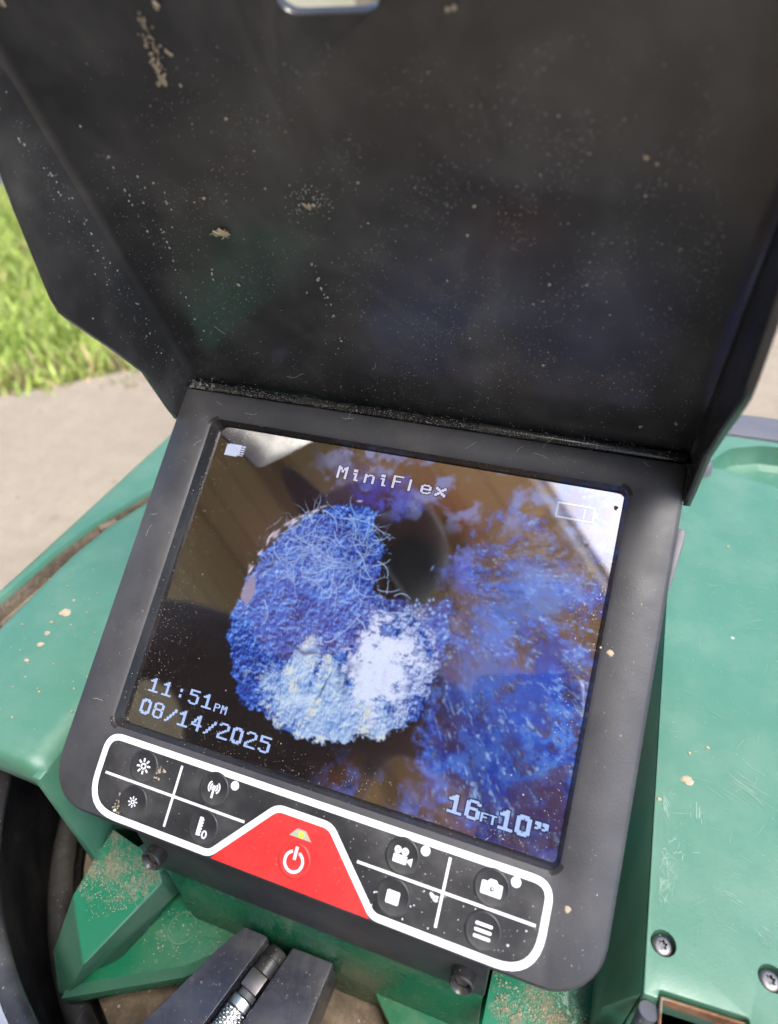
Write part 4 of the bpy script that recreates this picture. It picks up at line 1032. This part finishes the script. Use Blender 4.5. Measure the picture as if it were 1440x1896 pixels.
def hood_dirt():
    rg = random.Random(12); b = bmesh.new(); d = bmesh.new()
    # dried mud clots
    for (u, v, r) in ((299, 148, 2.0), (294, 155, 1.2), (303, 140, 1.0), (290, 128, 1.2), (284, 120, .8), (292, 118, .9), (278, 100, .6), (283, 108, .6), (270, 84, .7), (288, 10, 1.3), (377, 367, .7), (441, 527, .9), (568, 542, .5), (284, 339, .5), (149, 234, .5), (418, 220, .6), (1252, 785, .9), (1186, 790, .9), (1017, 527, .7), (1196, 292, .9), (1216, 304, .7), (878, 382, .6), (828, 520, .5), (5, 8, 1.6), (316, 101, .7), (309, 96, .8), (334, 158, .5), (840, 15, 1.0), (828, 18, .8), (572, 383, 1.4), (564, 380, .8), (580, 380, .8)):
        blot(b, hoodpt(u, v), HN, r*.00075, rg, .0003, rg.uniform(.6, .9), rg.uniform(0, 3), .38)
    for k in range(60):
        u, v = 262+k*.55+rg.gauss(0, 6), 30+k*1.6+rg.gauss(0, 5); blot(b, hoodpt(u, v), HN, rg.uniform(.0001, .00038), rg, .00012, .8, 1.0, .5)
    for k in range(90):
        u, v = rg.gauss(575, 22), rg.gauss(375, 13); blot(d, hoodpt(u, v), HN, rg.uniform(.00006, .0002), rg, .00006, .8, 1, .5)
    # dried droplets, rings and specks
    for k in range(330):
        u = rg.uniform(120, 1330); v = rg.uniform(90, 850)
        p = hoodpt(u, v)
        if abs(p.x) > .094 or p.z < .002: continue
        s = abs(rg.gauss(0, 1)); r = (.00009+.00010*s*s*.5)*(.6 if v < 330 else 1)
        blot(d, p, HN, min(r, .0007), rg, .00008, rg.uniform(.5, 1), rg.uniform(0, 3), .3, ring=(r > .00022 and rg.random() < .6))
    for (u0, v0, u1, v1, n) in ((575, 480, 614, 582, 9), (600, 540, 640, 650, 7), (385, 485, 395, 520, 5), (300, 350, 320, 420, 5), (190, 280, 300, 480, 12), (250, 300, 380, 640, 16)):
        for k in range(n):
            t = rg.random(); blot(d, hoodpt(u0+(u1-u0)*t+rg.gauss(0, 3), v0+(v1-v0)*t+rg.gauss(0, 3)), HN, rg.uniform(.0002, .00055), rg, .0001, .65, 1.2, .25, ring=rg.random() < .6)
    FN = Vector((1, 0, 0))
    for k in range(80):                      # left cheek, thickest along the fold
        t = rg.random(); z = .003+.115*t; yf = hy(z)-abs(rg.gauss(0, .006))-.002
        p = Vector((-.0985, yf, z)); k2 = 9; r = rg.uniform(.00008, .0003); ring = []
        for i in range(k2):
            a = 2*math.pi*i/k2; rr = r*rg.uniform(.7, 1.2); ring.append(d.verts.new(p+Vector((.00005, rr*math.cos(a), rr*math.sin(a)*1.4))))
        d.faces.new(ring)
    tag(obj('mud_splatter', b, M['mud'], hoodo, smooth=30), kind='stuff'); tag(obj('dried_droplets', d, M['drop'], hoodo, smooth=30), kind='stuff')
    # fine dust flakes over the panel, thickest low down
    Vf, Ff = [], []
    tx = Vector((1, 0, 0)); sy_ = HN.cross(tx).normalized()
    wipes = [(760, 470, 46, 78, .2), (880, 440, 60, 70, -.3), (950, 500, 22, 60, -.5), (640, 420, 60, 40, .6), (1010, 420, 40, 24, .2), (560, 600, 30, 60, -.4)]
    k = 0
    while k < 15000:
        u, v = rg.uniform(150, 1340), 60+800*rg.random()**.62
        p = hoodpt(u, v); k += 1
        if abs(p.x) > .0935 or p.z < .001: continue
        dens = (.10 if v < 330 else .35)+.4*math.sin(u*.011+math.sin(v*.013)*1.7)*math.sin(v*.017+1)+.3*math.sin(u*.031+v*.023)
        for (cu, cv, ru, rv, an) in wipes:
            du, dv = u-cu, v-cv; du, dv = du*math.cos(an)+dv*math.sin(an), -du*math.sin(an)+dv*math.cos(an)
            if (du/ru)**2+(dv/rv)**2 < 1: dens -= .6
        if rg.random() > dens+.12: continue
        p = p+HN*.00009; r = rg.uniform(.00005, .00014)*(1.7 if rg.random() < .05 else 1); a = rg.uniform(0, 3); e_ = rg.uniform(.5, 1.7); i0 = len(Vf)
        for q in range(4):
            an = a+q*math.pi/2+rg.uniform(-.3, .3); Vf.append(p+tx*r*math.cos(an)*e_+sy_*r*math.sin(an))
        Ff.append((i0, i0+1, i0+2, i0+3))
    for k in range(350):                    # left cheek
        z = .002+.105*rg.random(); y = hy(z)-.003-abs(rg.gauss(0, .010)); 
        if y < interp(z, [(0, .060), (.0245, .0665), (.066, .0650), (.09, .077), (.107, .0900)]): continue
        p = Vector((-.0984, y, z)); r = rg.uniform(.00004, .00011); i0 = len(Vf); a = rg.uniform(0, 3)
        for q in range(4): Vf.append(p+Vector((0, r*math.cos(a+q*1.57), 1.4*r*math.sin(a+q*1.57))))
        Ff.append((i0, i0+1, i0+2, i0+3))
    tag(pymesh('dust_flakes', Vf, Ff, M['drop'], hoodo, recalc=False), kind='stuff')
    # grime packed along the hinge line
    g = bmesh.new()
    for k in range(1500):
        x = -.096+.19*rg.random()**1.5; y = .0725+abs(rg.gauss(0, .0022)); z = -.0010+abs(rg.gauss(0, .0009)) if y > .0735 else .0001
        if y > .0782: continue
        s = rg.uniform(.00004, .00015)*(1.6 if x < -.085 else 1)
        bmesh.ops.create_icosphere(g, subdivisions=1, radius=s, matrix=Matrix.Translation((x, y, z)) @ Matrix.Diagonal((rg.uniform(.7, 2.6), rg.uniform(.6, 1.2), .6, 1)))
    tag(obj('hinge_grime', g, plain('grey_grime', (.30, .27, .23), .9), hoodo, smooth=True), kind='stuff')
    # hair-fine fibres stuck to the plastic
    f = bmesh.new()
    def fibre(p, n, L, r):
        t = Vector((rg.uniform(-1, 1), rg.uniform(-1, 1), rg.uniform(-.3, .3))); t = (t-n*t.dot(n)).normalized(); s = n.cross(t); pts = []; a = rg.uniform(-1, 1)
        q = p+n*r
        for i in range(6):
            pts.append(q.copy()); q = q+(t*math.cos(a)+s*math.sin(a))*L/6; a += rg.uniform(-.5, .5)
        tube(f, pts, r, 3)
    for k in range(9): fibre(Vector((rg.uniform(-.09, .09), rg.uniform(.0625, .0710), 0)), Vector((0, 0, 1)), rg.uniform(.003, .008), .00005)
    for k in range(4): fibre(Vector((rg.uniform(-.096, -.084), rg.uniform(-.06, .05), 0)), Vector((0, 0, 1)), rg.uniform(.003, .008), .00005)
    for k in range(4): fibre(hoodpt(rg.uniform(380, 1200), rg.uniform(500, 800)), HN, rg.uniform(.003, .012), .00005)
    tag(obj('lint_fibres', f, M['drop'], mon), kind='stuff')
hood_dirt()
def face_specks():                           # mud drops on the bezel and crumbs on the keypad
    rg = random.Random(8); b = bmesh.new(); w = bmesh.new(); N = Vector((0, 0, 1))
    for (u, v, r) in ((1129, 1209, 1.55), (1112, 1199, .5), (1051, 1684, 1.3), (370, 712, .7), (660, 760, .5), (923, 1610, .8)):
        p = onface(u, v, 0.0); blot(b, p, N, r*.00085, rg, .00025, rg.uniform(.75, 1), rg.uniform(0, 3), .22)
    for (u, v, r) in ((802, 1660, 1.2), (806, 1668, .9), (798, 1655, .7), (809, 1662, .7), (785, 1650, .35), (693, 1652, .45), (698, 1651, .35), (687, 1676, .4), (760, 1678, .3), (766, 1676, .3), (212, 1500, .6), (940, 1750, .4), (974, 1724, .35), (858, 1678, .3), (880, 1683, .3), (792, 1719, .3), (745, 1702, .3)):
        p = onface(u, v, Z0+.0003); blot(w, p, N, r*.0008, rg, .0004, rg.uniform(.7, 1), rg.uniform(0, 3), .45)
    for k in range(70):
        p = Vector((rg.uniform(.022, .077), rg.uniform(-.089, -.066), Z0+.0002)); blot(w, p, N, rg.uniform(.00006, .00018), rg, .0001, .8, 0, .4)
    for (u, v, r) in ((290, 1428, 1.3), (284, 1436, .9), (300, 1424, .8), (222, 1490, 1.4), (230, 1484, .9), (216, 1496, .7)):
        p = onface(u, v, Z0+.0002)
        for j in range(14): blot(b, p+Vector((rg.gauss(0, .0011), rg.gauss(0, .0012), 0)), N, rg.uniform(.0001, .0005)*r, rg, .00008, .8, 0, .5)
    tag(obj('mud_drops', b, M['mud'], mon, smooth=30), kind='stuff'); tag(obj('plaster_crumbs', w, plain('white_crumb', (.72, .71, .70), .8), mon, smooth=30), kind='stuff')
    s = bmesh.new()
    for (u, v, r) in ((1086, 1010, .8), (1140, 940, .9), (1128, 1100, .4), (418, 800, .5)):
        blot(s, onface(u, v, -.0048), N, r*.0009, rg, .0001, .9, 0, .25)
    tag(obj('screen_specks', s, M['brown'], screen, smooth=30), kind='stuff')
face_specks()
def face_dust():                             # fine dust flakes on the bezel and the keypad film
    rg = random.Random(77); V, F = [], []
    n = 0
    while n < 3600:
        x, y = rg.uniform(-.0955, .0955), rg.uniform(-.0905, .0700); n += 1
        inner = abs(x) < .0828 and -.0630 < y < .0628; key = abs(x) < .079 and -.0895 < y < -.0655
        if inner: continue
        if not key and math.hypot(max(0, abs(x)-.0805), max(0, -.0755-y)) > .0145: continue
        if rg.random() > .45+.35*math.sin(x*90)*math.sin(y*70+1)+(.25 if key else 0): continue
        z = Z0+.00034 if key else .00003
        r = rg.uniform(.00005, .00013)*(1.8 if rg.random() < .06 else 1); a = rg.uniform(0, 3); i0 = len(V)
        for q in range(4): V.append((x+r*math.cos(a+q*1.57)*rg.uniform(.6, 1.3), y+r*math.sin(a+q*1.57)*rg.uniform(.6, 1.3), z+n*1e-9))
        F.append((i0, i0+1, i0+2, i0+3))
    tag(pymesh('dust_flakes', V, F, M['drop'], mon, recalc=False), kind='stuff')
face_dust()
def straw():
    rg = random.Random(21); p = MON @ hoodpt(413, 431); n = (MON.to_3x3() @ HN); e = bmesh.new()
    t = Vector((1, 0, 0)); s = n.cross(t).normalized()
    for k in range(46):
        a = rg.gauss(0, .5); L = rg.uniform(.0008, .0030); o = t*rg.gauss(0, .0011)+s*rg.gauss(0, .0005)+n*rg.uniform(.0002, .0008)
        d = (t*math.cos(a)+s*math.sin(a)); q = p+o-d*L/2
        tube(e, [q, q+d*L*.5+n*rg.uniform(-.0001, .0003), q+d*L], [.00022, .0002, .00010], 4)
    q = p-t*.0018
    tube(e, [q, q-t*.0012-s*.0006+n*.0004, q-t*.0024-s*.0002+n*.0006, q-t*.0032-s*.0009+n*.0004], [.0001]*4, 4)
    o = obj('straw_tuft', e, plain('straw', (.52, .42, .27), .8)); c = p.copy()
    tag(o, 'tiny tan tuft of straw stuck inside the black hood', 'straw')
straw()

# ------------------------------------------------------------------ behind the camera: the house eave, the person and the phone mirrored in the screen
def house():
    ZE = 4.4
    def mirrored(u, v):                     # where the screen's mirror image of that pixel lies at eave height
        P = onface(u, v, -.005); d = P-CM; d.z = -d.z; P = MON @ P; d = MON.to_3x3() @ d
        return P+d*((ZE-P.z)/d.z)
    A, B_ = mirrored(985, 885), mirrored(1122, 1092); ed = (B_-A).normalized(); ib = Vector((ed.y, -ed.x, 0)); p0 = Vector((A.x, A.y, 0))
    Hm = Matrix(((ed.x, ib.x, 0, p0.x), (ed.y, ib.y, 0, p0.y), (0, 0, 1, 0), (0, 0, 0, 1)))
    h = empty('tan_house', matrix=Hm); tag(h, 'tan house with a deep boarded eave mirrored in the dark screen', 'house')
    tm = plain('tan_soffit_paint', (.72, .57, .36), .7); sm_ = plain('tan_siding_paint', (.70, .56, .36), .75)
    me0 = None
    for k in range(10):
        b = bmesh.new(); box(b, -2.2, 5.2, .045+k*.238, .045+k*.238+.222, ZE, ZE+.02)
        obj('soffit_board', b, tm, h)
    b = bmesh.new(); box(b, -2.2, 5.2, .04, 2.45, ZE+.022, ZE+.03); obj('soffit_backing', b, plain('dark_gap_paint', (.12, .09, .06), .9), h)
    b = bmesh.new(); box(b, -2.22, 5.22, 0, .04, ZE-.03, ZE+.17); obj('fascia', b, plain('cream_fascia_paint', (.66, .58, .45), .6), h)
    for y in (.55, 1.5):
        b = bmesh.new(); box(b, -2.2, 5.2, y, y+.14, ZE-.16, ZE-.001); obj('eave_beam', b, plain('brown_beam_paint', (.34, .24, .14), .7), h)
    b = bmesh.new(); prism(b, [(-.03, ZE+.18), (3.2, ZE+1.45), (3.2, ZE+1.38), (-.03, ZE+.172)], -2.3, 5.3, lambda x, y, z: (z, x, y)); obj('roof', b, plain('brown_roof_shingle', (.13, .10, .08), .9), h)
    for k in range(28):
        b = bmesh.new(); prism(b, [(2.40, .002+k*.156), (2.422, .002+k*.156), (2.422, .155+k*.156), (2.412, .155+k*.156)], -2.1, 5.1, lambda x, y, z: (z, x, y)); obj('siding_board', b, sm_, h)
    b = bmesh.new(); box(b, -2.1, 5.1, 2.423, 4.5, 0, ZE-.002); obj('wall', b, sm_, h)
house()

def phone():
    B3 = Matrix(((RIGHT.x, UP.x, BACK.x), (RIGHT.y, UP.y, BACK.y), (RIGHT.z, UP.z, BACK.z))).to_4x4()
    c = CAM+BACK*.0135-UP*.056-RIGHT*.024
    e = empty('mobile_phone', matrix=Matrix.Translation(c) @ B3); tag(e, 'black phone held over the machine, mirrored in the screen', 'phone')
    b = bmesh.new(); prism(b, rrect(-.0385, -.080, .0385, .080, .011, 6), -.004, .004); bevel(obj('body', b, plain('phone_black_glass', (.012, .012, .014), .25), e), .0018, 3, 60)
    b = bmesh.new(); prism(b, rrect(-.0365, -.078, .0365, .078, .009, 6), .0041, .0043); obj('phone_screen', b, plain('phone_display', (.03, .03, .035), .1), e)
    for y in (.032, .008, -.016):
        b = bmesh.new(); lathe(b, [(0, -.0044), (.006, -.0044), (.0066, -.0060), (.0075, -.0060), (.0078, -.0041)], 24, Matrix.Translation((.024, y, 0))); obj('lens', b, plain('lens_glass', (.01, .01, .012), .08), e, smooth=40)
    return e, c, B3
ph, PC, PB = phone()

def person():
    verts, edges, rad = [], [], []
    def chain(pts, root=None):
        prev = root
        for (p, r) in pts:
            verts.append(Vector(p)); rad.append(r if isinstance(r, tuple) else (r, r)); i = len(verts)-1
            if prev is not None: edges.append((prev, i))
            prev = i
        return prev
    pel = chain([((-.38, -1.00, .86), (.175, .13))])
    ch = chain([((-.38, -.86, .96), (.165, .12)), ((-.35, -.62, 1.00), (.195, .125))], pel)
    nk = chain([((-.29, -.46, .965), (.095, .08)), ((-.255, -.375, .915), (.060, .060)), ((-.225, -.31, .86), (.062, .064))], ch)
    w2 = Vector((-.44, -.60, .555))
    chain([((-.49, -.56, 1.00), .085), ((-.56, -.51, .97), .074), ((-.57, -.47, .86), .064), ((-.545, -.43, .72), .060), ((-.50, -.51, .63), .048), (tuple(w2), .030)], ch)
    wr = PC+PB.to_3x3() @ Vector((.045, -.105, .035))
    el = Vector((.13, -.43, .72))
    chain([((-.20, -.54, .98), .080), ((-.11, -.49, .94), .068), ((.03, -.47, .84), .052), (tuple(el), .045), (tuple((el+wr)/2+Vector((.004, -.006, 0))), .037), (tuple(wr), .027)], ch)
    for s, kx, fx in ((-1, -.50, -.52), (1, -.23, -.20)):
        chain([((-.36+.095*s, -.97, .76), .115), ((kx*.55+(-.36+.095*s)*.45, -.82, .65), .090), ((kx, -.70, .53), .068), ((kx*.5+fx*.5, -.82, .30), .060), ((fx, -.93, .085), .042), ((fx, -.82, .045), .044), ((fx, -.72, .035), .035)], pel)
    me = bpy.data.meshes.new('body'); me.from_pydata(verts, edges, []); o = bpy.data.objects.new('person', me); col_.link(o)
    o.modifiers.new('k', 'SKIN'); sv = me.skin_vertices[0].data
    for i, r in enumerate(rad): sv[i].radius = r
    sv[0].use_root = True
    o.modifiers.new('ss', 'SUBSURF').levels = 2
    bpy.context.view_layer.update(); bake(o)
    # head, features and hands added to the same surface, then fused into one skin
    b = bmesh.new(); b.from_mesh(o.data)
    hc = Vector((-.195, -.245, .815)); look = (Vector((.05, -.02, .42))-hc).normalized(); side = look.cross(Vector((0, 0, 1))).normalized(); hup = side.cross(look).normalized()
    HB = Matrix(((side.x, look.x, hup.x, hc.x), (side.y, look.y, hup.y, hc.y), (side.z, look.z, hup.z, hc.z), (0, 0, 0, 1)))
    def ell(c, r): bmesh.ops.create_uvsphere(b, u_segments=24, v_segments=16, radius=1, matrix=HB @ Matrix.Translation(c) @ Matrix.Diagonal((*r, 1)))
    ell((0, -.008, .022), (.076, .095, .088)); ell((0, .018, -.040), (.058, .068, .070)); ell((0, .030, -.085), (.030, .035, .026))
    ell((0, .094, -.020), (.012, .020, .026)); ell((0, .082, .006), (.052, .016, .010)); ell((0, .082, -.060), (.026, .014, .008)); ell((0, .081, -.072), (.022, .013, .007))
    for s in (-1, 1): ell((.076*s, -.005, -.012), (.010, .020, .032)); ell((.030*s, .078, -.006), (.013, .011, .009)); ell((.036*s, .060, -.040), (.022, .022, .022))
    def seg(pts, r): tube(b, pts, r, 10)
    P3 = PB.to_3x3(); ph_ = lambda x, y, z: PC+P3 @ Vector((x, y, z))
    # right hand: palm behind the lower phone, fingers round its left edge, thumb on the right edge
    seg([wr, ph_(.035, -.075, .024), ph_(.020, -.050, .018), ph_(.010, -.030, .016)], [.024, .032, .034, .024])
    for k, (y0, L) in enumerate(((-.022, 1.0), (-.040, 1.06), (-.058, 1.0), (-.074, .84))):
        seg([ph_(.004, y0-.004, .017), ph_(-.018, y0, .019), ph_(-.040*L, y0+.003, .015), ph_(-.0465*L, y0+.004, .0), ph_(-.0385*L, y0+.005, -.0110), ph_(-.0255*L, y0+.005, -.0125)], [.0095, .0092, .0085, .0080, .0075, .0058])
    seg([ph_(.036, -.070, .018), ph_(.050, -.050, .012), ph_(.052, -.026, .006), ph_(.0475, -.004, .004), ph_(.0455, .012, .003)], [.013, .0125, .011, .0095, .0065])
    # left hand resting on the knee
    seg([w2, w2+Vector((.020, -.010, .003)), w2+Vector((.055, -.028, .006))], [.022, .026, .024])
    for k in range(4):
        q = w2+Vector((.050-.004*abs(k-1.5), -.030+(k-1.5)*.0, .006))+Vector((.45, .9, 0)).normalized()*((k-1.5)*.019)
        dv = Vector((.9, -.42, 0)).normalized(); L = (.072, .080, .076, .060)[k]
        seg([q, q+dv*L*.4+Vector((0, 0, .004)), q+dv*L*.75-Vector((0, 0, .006)), q+dv*L-Vector((0, 0, .020))], [.0095, .0090, .0082, .0060])
    q = w2+Vector((.020, .010, .0)); seg([q, q+Vector((.018, .026, 0)), q+Vector((.040, .036, -.006)), q+Vector((.058, .036, -.014))], [.012, .011, .010, .007])
    b.to_mesh(o.data); b.free()
    m = o.modifiers.new('r', 'REMESH'); m.mode = 'VOXEL'; m.voxel_size = .0055; m.use_smooth_shade = True
    bpy.context.view_layer.update(); bake(o)
    sk, sh, je, bo = plain('skin', (.42, .23, .16), .5), plain('dark_work_shirt', (.020, .022, .028), .85), plain('dark_jeans', (.028, .034, .055), .85), plain('work_boots', (.05, .035, .025), .7)
    o.data.materials.clear()
    for m_ in (sk, sh, je, bo): o.data.materials.append(m_)
    for p in o.data.polygons:
        c = p.center
        if (c-hc).length < .128 or (c-wr).length < .035 or (c-PC).length < .13 or (c-w2).dot(Vector((.9, -.42, 0))) > -.004 and (c-w2).length < .13 and c.z > .545: k = 0
        elif c.z < .10: k = 3
        elif c.z > .90 or (c.y > -.60 and c.z > .56) or c.x > -.09 or (c.y > -.90 and c.z > .84) or (c.z > .575 and c.y > -.66 and c.x < -.42 and (c-w2).length < .30 and c.y > -.62): k = 1
        else: k = 2
        p.material_index = k; p.use_smooth = True
    tag(o, 'bending person in dark work clothes and brimmed hat holding the phone, mirrored in the screen', 'person')
    # brimmed work hat
    b = bmesh.new(); lathe(b, [(0, .128), (.040, .126), (.068, .110), (.084, .075), (.091, .040), (.098, .033), (.118, .030), (.146, .022), (.147, .019), (.118, .026), (.098, .029), (.088, .034)], 40, HB @ Matrix.Translation((0, -.008, .008)) @ Matrix.Diagonal((.97, 1.08, 1, 1)))
    obj('hat', b, plain('dark_hat_cloth', (.020, .018, .018), .9), o, smooth=True)
    # eyes
    for s in (-1, 1):
        b = bmesh.new(); bmesh.ops.create_uvsphere(b, u_segments=12, v_segments=8, radius=.0085, matrix=HB @ Matrix.Translation((.030*s, .0825, -.006))); obj('eye', b, plain('eye_white', (.6, .58, .55), .2), o, smooth=True)
person()
